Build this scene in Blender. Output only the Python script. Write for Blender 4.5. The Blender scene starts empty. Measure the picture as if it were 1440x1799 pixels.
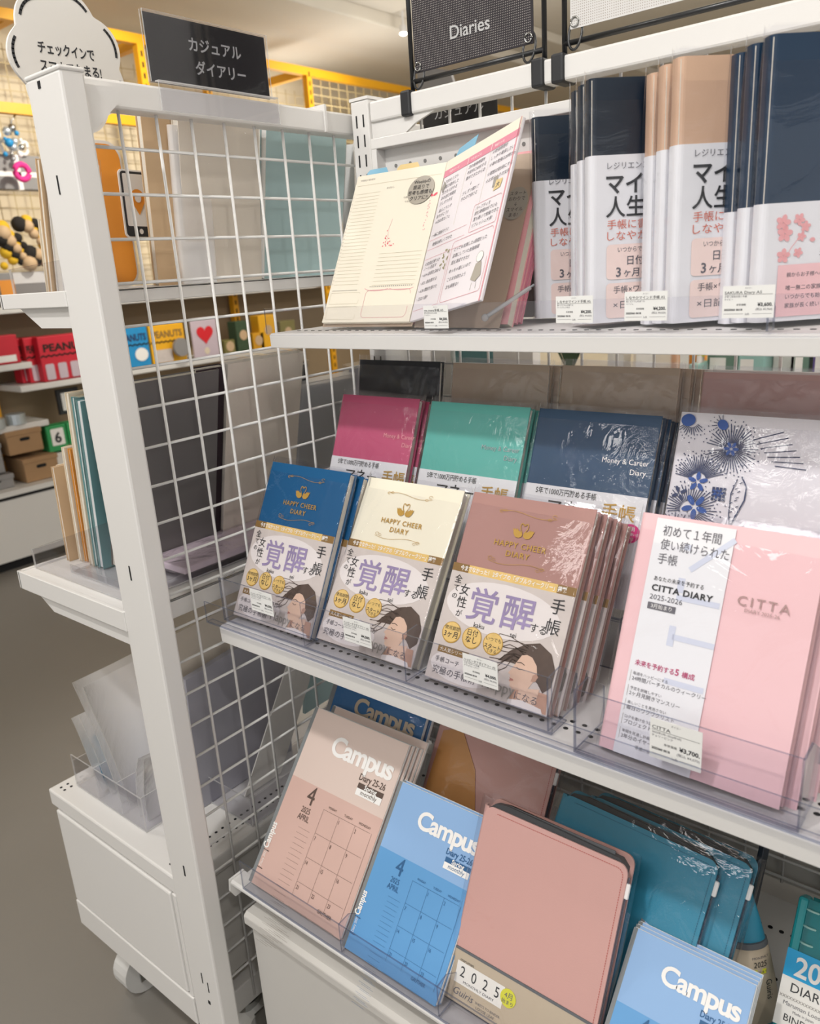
import bpy, math, random
from mathutils import Matrix, Vector
random.seed(7)
R = math.radians
PI = math.pi
SC = bpy.context.scene
COL = SC.collection

# ------------------------------------------------------------------ camera, world, lights, exposure
YAW, PITCH, ROLL, FPX = 0.7009, 0.2981, 0.0659, 1397.0
CAMZ = 1.276
fw = Vector((-math.sin(YAW)*math.cos(PITCH), math.cos(YAW)*math.cos(PITCH), -math.sin(PITCH)))
rt = fw.cross(Vector((0, 0, 1))).normalized()
dn = fw.cross(rt)
c_, s_ = math.cos(ROLL), math.sin(ROLL)
RT = c_*rt + s_*dn
DN = -s_*rt + c_*dn
cam = bpy.data.cameras.new('camera')
cam.sensor_fit = 'HORIZONTAL'
cam.sensor_width = 36
cam.lens = FPX/1440*36
cam.clip_start = 0.02
cam.dof.use_dof = True
cam.dof.focus_distance = 0.95
cam.dof.aperture_fstop = 9.5
camo = bpy.data.objects.new('camera', cam)
COL.objects.link(camo)
m3 = Matrix((RT, -DN, -fw)).transposed()
camo.matrix_world = Matrix.Translation((0, 0, CAMZ)) @ m3.to_4x4()
SC.camera = camo

world = bpy.data.worlds.new('store_surroundings')
SC.world = world
world.use_nodes = True
world.node_tree.nodes['Background'].inputs[0].default_value = (1.0, 0.985, 0.965, 1)
world.node_tree.nodes['Background'].inputs[1].default_value = 1.0

def lamp(name, kind, loc, target, energy, size=0.1, color=(1, 0.975, 0.945), spread=None, size_y=None, spot=None):
    l = bpy.data.lights.new(name, kind)
    l.energy = energy
    l.color = color
    if kind == 'AREA':
        l.shape = 'RECTANGLE' if size_y else 'DISK'
        l.size = size
        if size_y: l.size_y = size_y
        if spread: l.spread = spread
    if kind == 'SPOT':
        l.shadow_soft_size = size
        l.spot_size = spot or R(80)
        l.spot_blend = 0.6
    o = bpy.data.objects.new(name, l)
    COL.objects.link(o)
    o.location = loc
    d = Vector(target) - Vector(loc)
    o.rotation_euler = d.to_track_quat('-Z', 'Y').to_euler()
    return o

# track spots over the aisle in front of the rack (outside the frame, on the ceiling)
lamp('ceiling_spot', 'SPOT', (-0.55, -0.50, 2.70), (-0.5, 0.75, 0.9), 64, 0.05, spot=R(75))
lamp('ceiling_spot', 'SPOT', (0.9, -0.45, 2.70), (-0.1, 0.75, 0.9), 30, 0.05, spot=R(75))
lamp('ceiling_spot', 'SPOT', (-2.1, 0.1, 2.70), (-1.1, 0.8, 0.9), 34, 0.08, spot=R(75))
lamp('ceiling_spot', 'SPOT', (-2.6, 2.3, 2.60), (-3.9, 2.4, 1.85), 110, 0.06, color=(1, 0.93, 0.80), spot=R(64))
lamp('ceiling_spot', 'SPOT', (-2.6, 3.9, 2.60), (-3.9, 3.8, 1.85), 80, 0.06, color=(1, 0.93, 0.80), spot=R(64))
lamp('ceiling_fill', 'AREA', (-0.5, -1.2, 2.72), (-0.8, -0.6, 0), 30, 1.6, size_y=0.5)  # soft fill lights added below the ceiling, kept out of view
lamp('ceiling_fill', 'AREA', (1.2, 3.4, 2.72), (0.9, 3.4, 0), 60, 2.0, size_y=0.6)
lamp('ceiling_fill', 'AREA', (1.6, 5.2, 2.70), (1.6, 5.2, 0), 30, 1.2, size_y=0.5)
# added upward fill lights without a visible source, to brighten the ceiling
lamp('upward_fill', 'AREA', (-4.1, 4.0, 2.15), (-3.9, 4.0, 3.2), 16, 0.3, size_y=5.0)
lamp('upward_fill', 'AREA', (-0.3, 2.6, 1.75), (-0.5, 2.6, 3.0), 52, 2.5, size_y=0.4)

SC.view_settings.view_transform = 'Standard'
SC.view_settings.look = 'None'
SC.view_settings.gamma = 1
SC.view_settings.use_curve_mapping = False
SC.view_settings.exposure = 0.08
SC.cycles.transparent_max_bounces = 48
SC.cycles.max_bounces = 8

# ------------------------------------------------------------------ helpers
def lin(h):
    h = h.lstrip('#')
    v = [int(h[i:i+2], 16)/255 for i in (0, 2, 4)]
    return tuple(x/12.92 if x <= 0.04045 else ((x+0.055)/1.055)**2.4 for x in v)

MATS = {}
def mat(name, hexc=None, rough=0.5, metal=0.0, spec=0.5, var=0.03, scale=30.0, bump=0.0, bscale=200.0, emit=0):
    if name in MATS: return MATS[name]
    m = bpy.data.materials.new(name)
    m.use_nodes = True
    nt = m.node_tree
    b = nt.nodes['Principled BSDF']
    c = lin(hexc)
    b.inputs['Roughness'].default_value = rough
    b.inputs['Metallic'].default_value = metal
    b.inputs['Specular IOR Level'].default_value = spec
    tc = nt.nodes.new('ShaderNodeTexCoord')
    if var > 0:
        n = nt.nodes.new('ShaderNodeTexNoise'); n.inputs['Scale'].default_value = scale; n.inputs['Detail'].default_value = 3
        nt.links.new(tc.outputs['Object'], n.inputs['Vector'])
        mx = nt.nodes.new('ShaderNodeMix'); mx.data_type = 'RGBA'
        mx.inputs['A'].default_value = (*[max(0, x*(1-var)) for x in c], 1)
        mx.inputs['B'].default_value = (*[min(1, x*(1+var)) for x in c], 1)
        nt.links.new(n.outputs['Fac'], mx.inputs['Factor'])
        nt.links.new(mx.outputs['Result'], b.inputs['Base Color'])
    else:
        b.inputs['Base Color'].default_value = (*c, 1)
    if bump > 0:
        n2 = nt.nodes.new('ShaderNodeTexNoise'); n2.inputs['Scale'].default_value = bscale; n2.inputs['Detail'].default_value = 4
        nt.links.new(tc.outputs['Object'], n2.inputs['Vector'])
        bp = nt.nodes.new('ShaderNodeBump'); bp.inputs['Strength'].default_value = bump; bp.inputs['Distance'].default_value = 0.002
        nt.links.new(n2.outputs['Fac'], bp.inputs['Height'])
        nt.links.new(bp.outputs['Normal'], b.inputs['Normal'])
    if emit:
        b.inputs['Emission Color'].default_value = (*c, 1); b.inputs['Emission Strength'].default_value = emit
    MATS[name] = m
    return m

def clear(name, tint=(0.97, 0.97, 0.98), rough=0.05, k=1.0, bump=0.0, bscale=18.0, haze=0.0, hazecol=(0.8, 0.8, 0.82)):
    """thin clear plastic: transparent seen through, Fresnel gloss on top, a little haze"""
    if name in MATS: return MATS[name]
    m = bpy.data.materials.new(name)
    m.use_nodes = True
    nt = m.node_tree
    nt.nodes.remove(nt.nodes['Principled BSDF'])
    out = nt.nodes['Material Output']
    tr = nt.nodes.new('ShaderNodeBsdfTransparent'); tr.inputs['Color'].default_value = (*tint, 1)
    gl = nt.nodes.new('ShaderNodeBsdfGlossy'); gl.inputs['Roughness'].default_value = rough
    fr = nt.nodes.new('ShaderNodeLayerWeight'); fr.inputs['Blend'].default_value = 0.5
    pw = nt.nodes.new('ShaderNodeMath'); pw.operation = 'POWER'; pw.inputs[1].default_value = 4.5
    nt.links.new(fr.outputs['Facing'], pw.inputs[0])
    mu = nt.nodes.new('ShaderNodeMath'); mu.operation = 'MULTIPLY_ADD'; mu.inputs[1].default_value = 0.9*k; mu.inputs[2].default_value = 0.035*k; mu.use_clamp = True
    nt.links.new(pw.outputs[0], mu.inputs[0])
    mx = nt.nodes.new('ShaderNodeMixShader')
    nt.links.new(mu.outputs[0], mx.inputs[0])
    base = tr.outputs[0]
    if haze > 0:
        df = nt.nodes.new('ShaderNodeAddShader'); d1 = nt.nodes.new('ShaderNodeBsdfDiffuse'); d2 = nt.nodes.new('ShaderNodeBsdfTranslucent')
        for d_ in (d1, d2): d_.inputs['Color'].default_value = (*[0.62*q for q in hazecol], 1)
        nt.links.new(d1.outputs[0], df.inputs[0]); nt.links.new(d2.outputs[0], df.inputs[1])
        m2 = nt.nodes.new('ShaderNodeMixShader'); m2.inputs[0].default_value = haze
        nt.links.new(tr.outputs[0], m2.inputs[1]); nt.links.new(df.outputs[0], m2.inputs[2])
        base = m2.outputs[0]
    nt.links.new(base, mx.inputs[1]); nt.links.new(gl.outputs[0], mx.inputs[2])
    if bump > 0:
        tc = nt.nodes.new('ShaderNodeTexCoord')
        n = nt.nodes.new('ShaderNodeTexNoise'); n.inputs['Scale'].default_value = bscale; n.inputs['Detail'].default_value = 5
        n.inputs['Distortion'].default_value = 1.2
        nt.links.new(tc.outputs['Object'], n.inputs['Vector'])
        bp = nt.nodes.new('ShaderNodeBump'); bp.inputs['Strength'].default_value = bump; bp.inputs['Distance'].default_value = 0.01
        nt.links.new(n.outputs['Fac'], bp.inputs['Height'])
        nt.links.new(bp.outputs['Normal'], gl.inputs['Normal']); nt.links.new(bp.outputs['Normal'], fr.inputs['Normal'])
    nt.links.new(mx.outputs[0], out.inputs['Surface'])
    MATS[name] = m
    return m

class G:
    """collects faces; build() links them as ONE mesh object"""
    def __init__(s): s.v = []; s.f = []; s.m = []; s.mats = []; s.M = None
    def mi(s, m):
        if isinstance(m, str): m = MATS[m]
        if m not in s.mats: s.mats.append(m)
        return s.mats.index(m)
    def add(s, vs, fs, m):
        b = len(s.v); k = s.mi(m)
        if s.M is not None: vs = [s.M @ Vector(p) for p in vs]
        s.v += [tuple(p) for p in vs]
        for f in fs: s.f.append([b+i for i in f]); s.m.append(k)
        return s
    def box(s, x0, y0, z0, x1, y1, z1, m, edge=None, thin=None):
        vs = [(x0,y0,z0),(x1,y0,z0),(x1,y1,z0),(x0,y1,z0),(x0,y0,z1),(x1,y0,z1),(x1,y1,z1),(x0,y1,z1)]
        fs = [(0,3,2,1),(4,5,6,7),(0,1,5,4),(2,3,7,6),(1,2,6,5),(3,0,4,7)]
        if edge is None: return s.add(vs, fs, m)
        big = {'z': (0,1), 'y': (2,3), 'x': (4,5)}[thin]
        s.add(vs, [fs[i] for i in big], m)
        return s.add(vs, [fs[i] for i in range(6) if i not in big], edge)
    def prism(s, pts, axis, a, b, m, side=None):
        """2-D outline extruded along axis; for x the outline is (y,z), y: (x,z), z: (x,y)"""
        n = len(pts)
        def P(p, t): return {'x': (t, p[0], p[1]), 'y': (p[0], t, p[1]), 'z': (p[0], p[1], t)}[axis]
        vs = [P(p, a) for p in pts] + [P(p, b) for p in pts]
        s.add(vs, [list(range(n))[::-1], list(range(n, 2*n))], m)
        return s.add(vs, [(i, (i+1) % n, n+(i+1) % n, n+i) for i in range(n)], side or m)
    def tube(s, path, r, m, n=8, closed=False):
        path = [Vector(p) for p in path]
        rings = []
        N = len(path)
        for i, p in enumerate(path):
            if closed: d = path[(i+1) % N] - path[i-1]
            else: d = path[min(i+1, N-1)] - path[max(i-1, 0)]
            d.normalize()
            a = d.cross(Vector((0, 0, 1)))
            if a.length < 0.05: a = d.cross(Vector((1, 0, 0)))
            a.normalize(); b = d.cross(a)
            rings.append([p + r*(math.cos(2*PI*k/n)*a + math.sin(2*PI*k/n)*b) for k in range(n)])
        vs = [q for rg in rings for q in rg]
        fs = []
        for i in range(N if closed else N-1):
            j = (i+1) % N
            for k in range(n): fs.append((i*n+k, i*n+(k+1) % n, j*n+(k+1) % n, j*n+k))
        if not closed: fs += [list(range(n))[::-1], [(N-1)*n+k for k in range(n)]]
        return s.add(vs, fs, m)
    def ball(s, c, r, m, n=12, k=8, sq=(1, 1, 1)):
        vs = []; fs = []
        for i in range(k+1):
            t = PI*i/k
            for j in range(n):
                a = 2*PI*j/n
                vs.append((c[0]+r*sq[0]*math.sin(t)*math.cos(a), c[1]+r*sq[1]*math.sin(t)*math.sin(a), c[2]+r*sq[2]*math.cos(t)))
        for i in range(k):
            for j in range(n): fs.append((i*n+j, i*n+(j+1) % n, (i+1)*n+(j+1) % n, (i+1)*n+j))
        return s.add(vs, fs, m)
    # ---- flat print on the local plane y = const, coordinates (x, z)
    def poly(s, pts, m, y=-0.0003): return s.add([(p[0], y, p[1]) for p in pts], [list(range(len(pts)))], m)
    def rect(s, x0, z0, x1, z1, m, y=-0.0003): return s.poly([(x0,z0),(x1,z0),(x1,z1),(x0,z1)], m, y)
    def disc(s, cx, cz, rx, rz, m, y=-0.0003, n=28, a=0):
        return s.poly([(cx+rx*math.cos(t)*math.cos(a)-rz*math.sin(t)*math.sin(a), cz+rx*math.cos(t)*math.sin(a)+rz*math.sin(t)*math.cos(a)) for t in [2*PI*i/n for i in range(n)]], m, y)
    def line(s, pts, w, m, y=-0.0003):
        for (a, b) in zip(pts[:-1], pts[1:]):
            d = Vector((b[0]-a[0], b[1]-a[1]))
            if d.length < 1e-7: continue
            n = Vector((-d.y, d.x)).normalized()*w/2
            e = d.normalized()*w*0.2
            s.poly([(a[0]+n.x-e.x, a[1]+n.y-e.y), (a[0]-n.x-e.x, a[1]-n.y-e.y), (b[0]-n.x+e.x, b[1]-n.y+e.y), (b[0]+n.x+e.x, b[1]+n.y+e.y)], m, y)
        return s
    def ringline(s, cx, cz, rx, rz, w, m, y=-0.0003, a0=0, a1=360, n=40, rot=0):
        P = []
        for i in range(n+1):
            t = R(a0+(a1-a0)*i/n)
            x, z = rx*math.cos(t), rz*math.sin(t)
            P.append((cx+x*math.cos(rot)-z*math.sin(rot), cz+x*math.sin(rot)+z*math.cos(rot)))
        return s.line(P, w, m, y)
    def text(s, body, x, z, size, m, y=-0.0003, sx=1.0, bold=0.0, align='L', rot=0, sp=1.0, shear=0.0, fit=None):
        cu = bpy.data.curves.new('lettering', 'FONT')
        cu.body = body; cu.size = 1.0; cu.resolution_u = 5 if size > 0.014 else 2; cu.offset = bold; cu.space_character = sp; cu.shear = shear
        o = bpy.data.objects.new('lettering', cu)
        me = o.to_mesh()
        vs = [(v.co.x, v.co.y) for v in me.vertices]
        fs = [list(p.vertices) for p in me.polygons]
        o.to_mesh_clear(); bpy.data.objects.remove(o); bpy.data.curves.remove(cu)
        if not vs: return s
        x0 = min(p[0] for p in vs); x1 = max(p[0] for p in vs)
        if fit: sx = min(1.25, fit/(size*(x1-x0)))
        off = {'L': x0, 'C': (x0+x1)/2, 'R': x1}[align]
        ca, sa = math.cos(rot), math.sin(rot)
        out = []
        for (a, b) in vs:
            a = (a-off)*size*sx; b = b*size
            out.append((x+a*ca-b*sa, y, z+a*sa+b*ca))
        return s.add(out, fs, m)
    def build(s, name, parent=None, bevel=0.0, smooth=False, share=None, subs=0):
        me = bpy.data.meshes.new(name)
        me.from_pydata(s.v, [], s.f)
        for m in s.mats: me.materials.append(m)
        me.polygons.foreach_set('material_index', s.m)
        if smooth: me.polygons.foreach_set('use_smooth', [True]*len(s.f))
        me.update()
        o = bpy.data.objects.new(name, me)
        COL.objects.link(o)
        if parent: o.parent = parent
        if bevel:
            b = o.modifiers.new('bevel', 'BEVEL'); b.width = bevel; b.segments = 2; b.limit_method = 'ANGLE'; b.angle_limit = R(40)
        return o

def thing(name, label, cat, loc=(0, 0, 0), rot=(0, 0, 0), group=None):
    o = bpy.data.objects.new(name, None)
    o.empty_display_size = 0.02
    COL.objects.link(o)
    o.location = loc; o.rotation_euler = rot
    o['label'] = label; o['category'] = cat
    if group: o['group'] = group
    return o
def tag(o, label, cat, group=None):
    o['label'] = label; o['category'] = cat
    if group: o['group'] = group
    return o
def struct(o): o['kind'] = 'structure'; return o
def stuff(o): o['kind'] = 'stuff'; return o
def kids(o): return [c for c in bpy.data.objects if c.parent == o]
def dup(root, label, loc=None, rot=None):
    r = root.copy(); COL.objects.link(r)
    if loc is not None: r.location = loc
    if rot is not None: r.rotation_euler = rot
    r['label'] = label
    for ch in kids(root):
        c = ch.copy(); COL.objects.link(c); c.parent = r
        for g in kids(ch):
            d = g.copy(); COL.objects.link(d); d.parent = c
    return r
def at(px, py, ax, val):
    """point where the line of sight through a pixel meets the plane axis = val"""
    d = RT*((px-720)/FPX) + DN*((py-899.5)/FPX) + fw
    t = (val - (0, 0, CAMZ)[ax])/d[ax]
    return Vector((0, 0, CAMZ)) + d*t
def rrect(x0, z0, x1, z1, r, n=5):
    P = []
    for cx, cz, a in ((x1-r, z1-r, 0), (x0+r, z1-r, 90), (x0+r, z0+r, 180), (x1-r, z0+r, 270)):
        for i in range(n+1): P.append((cx+r*math.cos(R(a+90*i/n)), cz+r*math.sin(R(a+90*i/n))))
    return P

# ------------------------------------------------------------------ materials
mat('floor_grey', '#85817b', rough=0.38, var=0.05, scale=1.5, bump=0.02, bscale=60)
mat('ceiling_beige', '#dcd4c5', rough=0.9, var=0.01)
mat('wall_beige', '#ddd0b6', rough=0.85, var=0.02, scale=3)
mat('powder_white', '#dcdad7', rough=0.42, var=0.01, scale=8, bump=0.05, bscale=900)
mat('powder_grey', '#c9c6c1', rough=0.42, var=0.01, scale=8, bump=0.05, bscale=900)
mat('wire_white', '#dedddb', rough=0.35, var=0.0)
mat('hole_black', '#141416', rough=0.9, var=0)
mat('hole_grey', '#7e7d7b', rough=0.9, var=0)
mat('black_metal', '#1b1c1e', rough=0.35, var=0, spec=0.6)
mat('black_plastic', '#222326', rough=0.5, var=0)
mat('yellow_steel', '#e9a713', rough=0.45, var=0.03)
mat('beige_wire', '#c3b083', rough=0.5, var=0)
mat('chrome', '#b9bab8', rough=0.22, metal=0.95, var=0)
mat('caster_wheel', '#cfcecb', rough=0.45, var=0.02)
mat('paper', '#ebe8e2', rough=0.7, var=0.01)
mat('paper_cream', '#e6dfce', rough=0.75, var=0.015, scale=10)
mat('paper_lilac', '#e0dadd', rough=0.75, var=0.015, scale=10)
mat('page_edge', '#d8d2c6', rough=0.8, var=0.12, scale=700)
mat('page_white', '#dededc', rough=0.8, var=0.1, scale=700)
mat('ink', '#2a2b2f', rough=0.6, var=0)
mat('ink_soft', '#64626a', rough=0.6, var=0)
mat('ink_grey', '#9a958f', rough=0.6, var=0)
mat('white_print', '#f3f1ee', rough=0.6, var=0)
mat('tag_paper', '#e7e7e4', rough=0.55, var=0)
mat('gold_foil', '#c29a48', rough=0.4, metal=0.2, var=0.08, scale=60)
mat('gold_light', '#e6c47a', rough=0.45, metal=0.1, var=0.2, scale=90)
mat('brown_bar', '#8a6a3a', rough=0.5, var=0.2, scale=60)
mat('silver_foil', '#c9d2d8', rough=0.3, metal=0.6, var=0)
mat('teal_blue_cover', '#0a5484', rough=0.5, var=0.05)
mat('cream_cover', '#ece6d2', rough=0.5, var=0.02)
mat('mauve_cover', '#aa8079', rough=0.5, var=0.04)
mat('rose_cover', '#c4577a', rough=0.45, var=0.03)
mat('mint_cover', '#5fb3a8', rough=0.45, var=0.03)
mat('navy_cover', '#2b4a69', rough=0.45, var=0.05)
mat('black_cover', '#23262d', rough=0.5, var=0.06)
mat('taupe_cover', '#b8a491', rough=0.6, var=0.05)
mat('dusty_pink_cover', '#bf9a95', rough=0.55, var=0.04)
mat('navy_leather', '#0e1f30', rough=0.38, var=0.12, scale=14, bump=0.05, bscale=500)
mat('sakura_navy', '#122f49', rough=0.36, var=0.12, scale=14, bump=0.05, bscale=500)
mat('beige_leather', '#cdaa90', rough=0.55, var=0.1, scale=22, bump=0.08, bscale=500)
mat('citta_pink', '#ecc2c6', rough=0.45, var=0.02)
mat('citta_print', '#a98a86', rough=0.4, var=0)
mat('band_white', '#e6e6ea', rough=0.5, var=0.01)
mat('band_pale_blue', '#cdd2e3', rough=0.5, var=0)
mat('coral_print', '#d2705a', rough=0.6, var=0)
mat('peach_box', '#f0d9d2', rough=0.6, var=0)
mat('pink_box', '#efc3c6', rough=0.6, var=0)
mat('petal_pink', '#e9a9ac', rough=0.6, var=0.05)
mat('magenta_print', '#b9336b', rough=0.6, var=0)
mat('magenta_disc', '#d62c7c', rough=0.5, var=0)
mat('lilac_print', '#9889b0', rough=0.5, var=0.35, scale=45)
mat('photo_bg', '#cdc3be', rough=0.55, var=0.12, scale=40)
mat('photo_glow', '#e3dcda', rough=0.55, var=0.04)
mat('hair_brown', '#54443c', rough=0.6, var=0.3, scale=160)
mat('hair_dark', '#2c2522', rough=0.6, var=0.1)
mat('skin_print', '#dcbba6', rough=0.6, var=0.05, scale=60)
mat('skin_shade', '#bd9581', rough=0.6, var=0.05, scale=60)
mat('lip_print', '#b5786c', rough=0.6, var=0)
mat('blue_print', '#1f4f9e', rough=0.4, var=0.15)
mat('navy_print', '#26355f', rough=0.4, var=0)
mat('floral_cover', '#e3e0e6', rough=0.45, var=0.02)
mat('campus_pink_top', '#dcc8be', rough=0.55, var=0.01)
mat('campus_pink_low', '#d2b0a5', rough=0.55, var=0.01)
mat('campus_blue_top', '#8cb2de', rough=0.5, var=0.01)
mat('campus_blue_low', '#5f9dd3', rough=0.5, var=0.01)
mat('campus_navy_top', '#23679f', rough=0.5, var=0.02)
mat('campus_spine', '#808486', rough=0.6, var=0.02)
mat('campus_ink', '#5c4b43', rough=0.6, var=0)
mat('campus_ink_blue', '#2b5f8f', rough=0.6, var=0)
mat('planner_pink', '#d0a097', rough=0.45, var=0.02, bump=0.06, bscale=600)
mat('planner_teal', '#2c87a4', rough=0.45, var=0.03, bump=0.06, bscale=600)
mat('stitch_pink', '#b9635b', rough=0.6, var=0)
mat('stitch_teal', '#1d6a86', rough=0.6, var=0)
mat('kraft', '#bfaf98', rough=0.6, var=0.03)
mat('elastic_grey', '#5d6064', rough=0.6, var=0)
mat('sticker_yellow', '#d9d736', rough=0.5, var=0)
mat('cyan_print', '#0fa3dc', rough=0.45, var=0)
mat('binder_teal', '#1b8f96', rough=0.35, var=0.05)
mat('sticker_taupe', '#a9a296', rough=0.5, var=0.05)
mat('rose_line', '#dc9aa2', rough=0.6, var=0)
mat('rose_bar', '#d8899b', rough=0.6, var=0.05)
mat('red_print', '#de5a6c', rough=0.6, var=0)
mat('tab_blue', '#7fb2cc', rough=0.5, var=0.02)
mat('tab_sand', '#dcc48d', rough=0.5, var=0.02)
mat('rule_line', '#cbc3ae', rough=0.7, var=0)
mat('leaf_print', '#a09a7c', rough=0.7, var=0)
mat('sign_black', '#232223', rough=0.25, var=0.02)
mat('sign_text', '#b9b9b9', rough=0.5, var=0)
mat('board_white', '#dedbd6', rough=0.6, var=0.01)
mat('orange_print', '#e0902f', rough=0.55, var=0.02)
mat('mesh_cloth_dark', '#29252a', rough=0.8, var=0.02)
mat('mesh_cloth_dot', '#a39c98', rough=0.8, var=0)
mat('mesh_cloth_white', '#d5d3d1', rough=0.8, var=0.02)
mat('mesh_cloth_hole', '#aaa39a', rough=0.8, var=0)
mat('kraft_board', '#ccae8a', rough=0.7, var=0.04)
mat('cream_board', '#e2d4bd', rough=0.6, var=0.03)
mat('sage_board', '#a3bcbe', rough=0.55, var=0.02)
mat('teal_board', '#6c9a9c', rough=0.55, var=0.03)
mat('grey_board', '#6b6867', rough=0.5, var=0.05, scale=5)
mat('plum_board', '#2c1e26', rough=0.5, var=0.05)
mat('sand_board', '#e6dccd', rough=0.6, var=0.06, scale=25)
mat('orange_board', '#e0982f', rough=0.55, var=0.03)
mat('white_board', '#e6e3df', rough=0.55, var=0.01)
mat('swirl_grey', '#a9a8b2', rough=0.5, var=0.3, scale=9)
mat('amber_wedge', '#c98f52', rough=0.4, var=0.05)
mat('mustard', '#d99d1c', rough=0.5, var=0.03)
mat('dark_slate', '#3b4048', rough=0.5, var=0.1)
mat('red_box', '#c81f33', rough=0.5, var=0.04)
mat('blue_box', '#1f8fcb', rough=0.5, var=0.04)
mat('yellow_box', '#edb01f', rough=0.5, var=0.04)
mat('heart_red', '#d8202c', rough=0.5, var=0.02)
mat('card_lilac', '#c9b9c4', rough=0.6, var=0.03)
mat('green_box', '#2f9a58', rough=0.5, var=0.03)
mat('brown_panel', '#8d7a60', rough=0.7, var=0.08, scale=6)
mat('carton', '#a5835f', rough=0.8, var=0.06)
mat('gift_grey', '#8d8b8b', rough=0.6, var=0.03)
mat('pink_pompom', '#e8378f', rough=0.8, var=0.1, scale=120)
mat('plush_yellow', '#e3b72d', rough=0.9, var=0.1, scale=80)
mat('plush_black', '#26221f', rough=0.9, var=0.1)
mat('olive', '#7b7440', rough=0.7, var=0.15, scale=25)
mat('sage_bin', '#6d8c7d', rough=0.5, var=0.04)
mat('mint_bin', '#9cc7c1', rough=0.4, var=0.05)
mat('purple_box', '#6a5b9c', rough=0.5, var=0.08)
mat('foliage', '#3d5138', rough=0.8, var=0.3, scale=60)
mat('lamp_glow', '#fff6e4', emit=6, var=0)
clear('film', bump=0.35, bscale=13, k=0.95, rough=0.04)
clear('film_old', bump=0.6, bscale=22, k=1.1, rough=0.06, haze=0.02)
clear('acrylic', tint=(0.952, 0.952, 0.966), k=0.9, rough=0.03)
clear('acrylic_edge', tint=(0.52, 0.55, 0.64), k=1.0, rough=0.1, haze=0.18, hazecol=(0.35, 0.38, 0.46))
clear('acrylic_bright', tint=(0.8, 0.8, 0.8), k=1.2, rough=0.1, haze=0.45, hazecol=(0.85, 0.85, 0.85))
clear('sleeve', tint=(0.93, 0.93, 0.94), k=0.9, rough=0.15, bump=0.4, bscale=9, haze=0.5, hazecol=(0.97, 0.97, 0.98))
clear('sleeve_blue', tint=(0.3, 0.7, 0.85), k=0.8, rough=0.12, haze=0.4, hazecol=(0.10, 0.42, 0.58))
clear('teal_clear', tint=(0.35, 0.78, 0.8), k=0.9, rough=0.1, haze=0.4, hazecol=(0.05, 0.38, 0.42))

# ------------------------------------------------------------------ setting
g = G(); g.box(-9, -4, -0.05, 6, 10, 0, 'floor_grey'); struct(g.build('floor'))
g = G(); g.box(-9, -4, 2.75, 6, 10, 2.8, 'ceiling_beige'); struct(g.build('ceiling'))
g = G(); g.box(-9, -4, 2.62, -3.35, 10, 2.75, 'ceiling_beige'); g.box(-3.35, -4, 2.69, -3.05, 10, 2.75, 'ceiling_beige'); struct(g.build('trim_1', bevel=0.01))
g = G(); g.box(-4.5, -4, 0, -4.4, 10, 2.62, 'wall_beige'); struct(g.build('wall_left'))
g = G(); g.box(-4.4, 7.4, 0, 6, 7.5, 2.75, 'wall_beige'); struct(g.build('wall_back'))

# ------------------------------------------------------------------ end rack (left): post, top bar, wire grid, shelves, base
PX0, PX1, PY0, PY1, TOPZ = -0.897, -0.827, 0.480, 0.508, 1.489
er = thing('end_display_rack', 'white steel end rack with wire side grid, stepped shelves and base cabinet on casters', 'rack', (-0.86, 0.5, 0))
def ab(g, name, par, **k):     # parts written in world coordinates under an Empty that only has a location
    o = g.build(name, par, **k)
    o.location = -Vector(par.location)
    return o
def slots(g, xs, zs, y, w=0.0022, h=0.016):
    for x in xs:
        for z in zs: g.box(x-w/2, y-0.0006, z-h/2, x+w/2, y+0.0004, z+h/2, 'hole_black')
g = G(); g.box(PX0, PY0, 0.055, PX1, PY1, TOPZ, 'powder_white'); ab(g, 'front_post', er, bevel=0.003)
g = G(); g.box(PX0-0.001, PY0-0.001, TOPZ-0.001, PX1+0.001, PY1+0.001, TOPZ+0.004, 'powder_white'); ab(g, 'post_cap', er, bevel=0.002)
g = G(); g.box(PX0-0.003, PY0-0.003, 0.0, PX1+0.004, PY1+0.006, 0.075, 'powder_white'); ab(g, 'post_foot', er, bevel=0.004)
g = G()
for (px, py, w, h) in ((69, 149, .005, .007), (103, 325, .0022, .019), (229, 1007, .0022, .019), (324, 1530, .0025, .017), (355, 1718, .0016, .019), (366, 1735, .0016, .018), (368, 1761, .005, .006)):
    p = at(px, py, 1, PY0)
    g.box(p.x-w/2, PY0-0.0007, p.z-h/2, p.x+w/2, PY0+0.001, p.z+h/2, 'hole_black')
stuff(ab(g, 'slot_hole', er))
g = G(); g.prism([(0.508, 1.479), (0.548, 1.479), (0.548, 1.466), (0.536, 1.456), (0.508, 1.430)], 'x', -0.885, -0.832, 'powder_white')
ab(g, 'corner_bracket', er, bevel=0.001)
g = G(); g.box(-0.880, 0.512, 1.463, -0.852, 1.40, 1.492, 'powder_white'); ab(g, 'top_bar', er, bevel=0.003)
g = G()
g.box(-0.8825, 0.880, 1.464, -0.8495, 0.884, 1.499, 'powder_white')
ab(g, 'bar_collar', er)
grid = G(); grid.tube([(-0.866, 1.385, 0.2), (-0.866, 1.385, 1.47)], 0.002, 'wire_white'); grid = ab(grid, 'wire_grid', er)
WX = -0.866
ys = [0.563+0.0492*i for i in range(17)]
w0 = None
for y in ys:
    if w0 is None:
        g = G(); g.tube([(0, 0, 0.19), (0, 0, 1.47)], 0.0019, 'wire_white', 8); w0 = g.build('wire', grid, smooth=True); o = w0
    else:
        o = w0.copy(); COL.objects.link(o)
    o.location = (WX+0.0035, y, 0)
h0 = None
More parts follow.
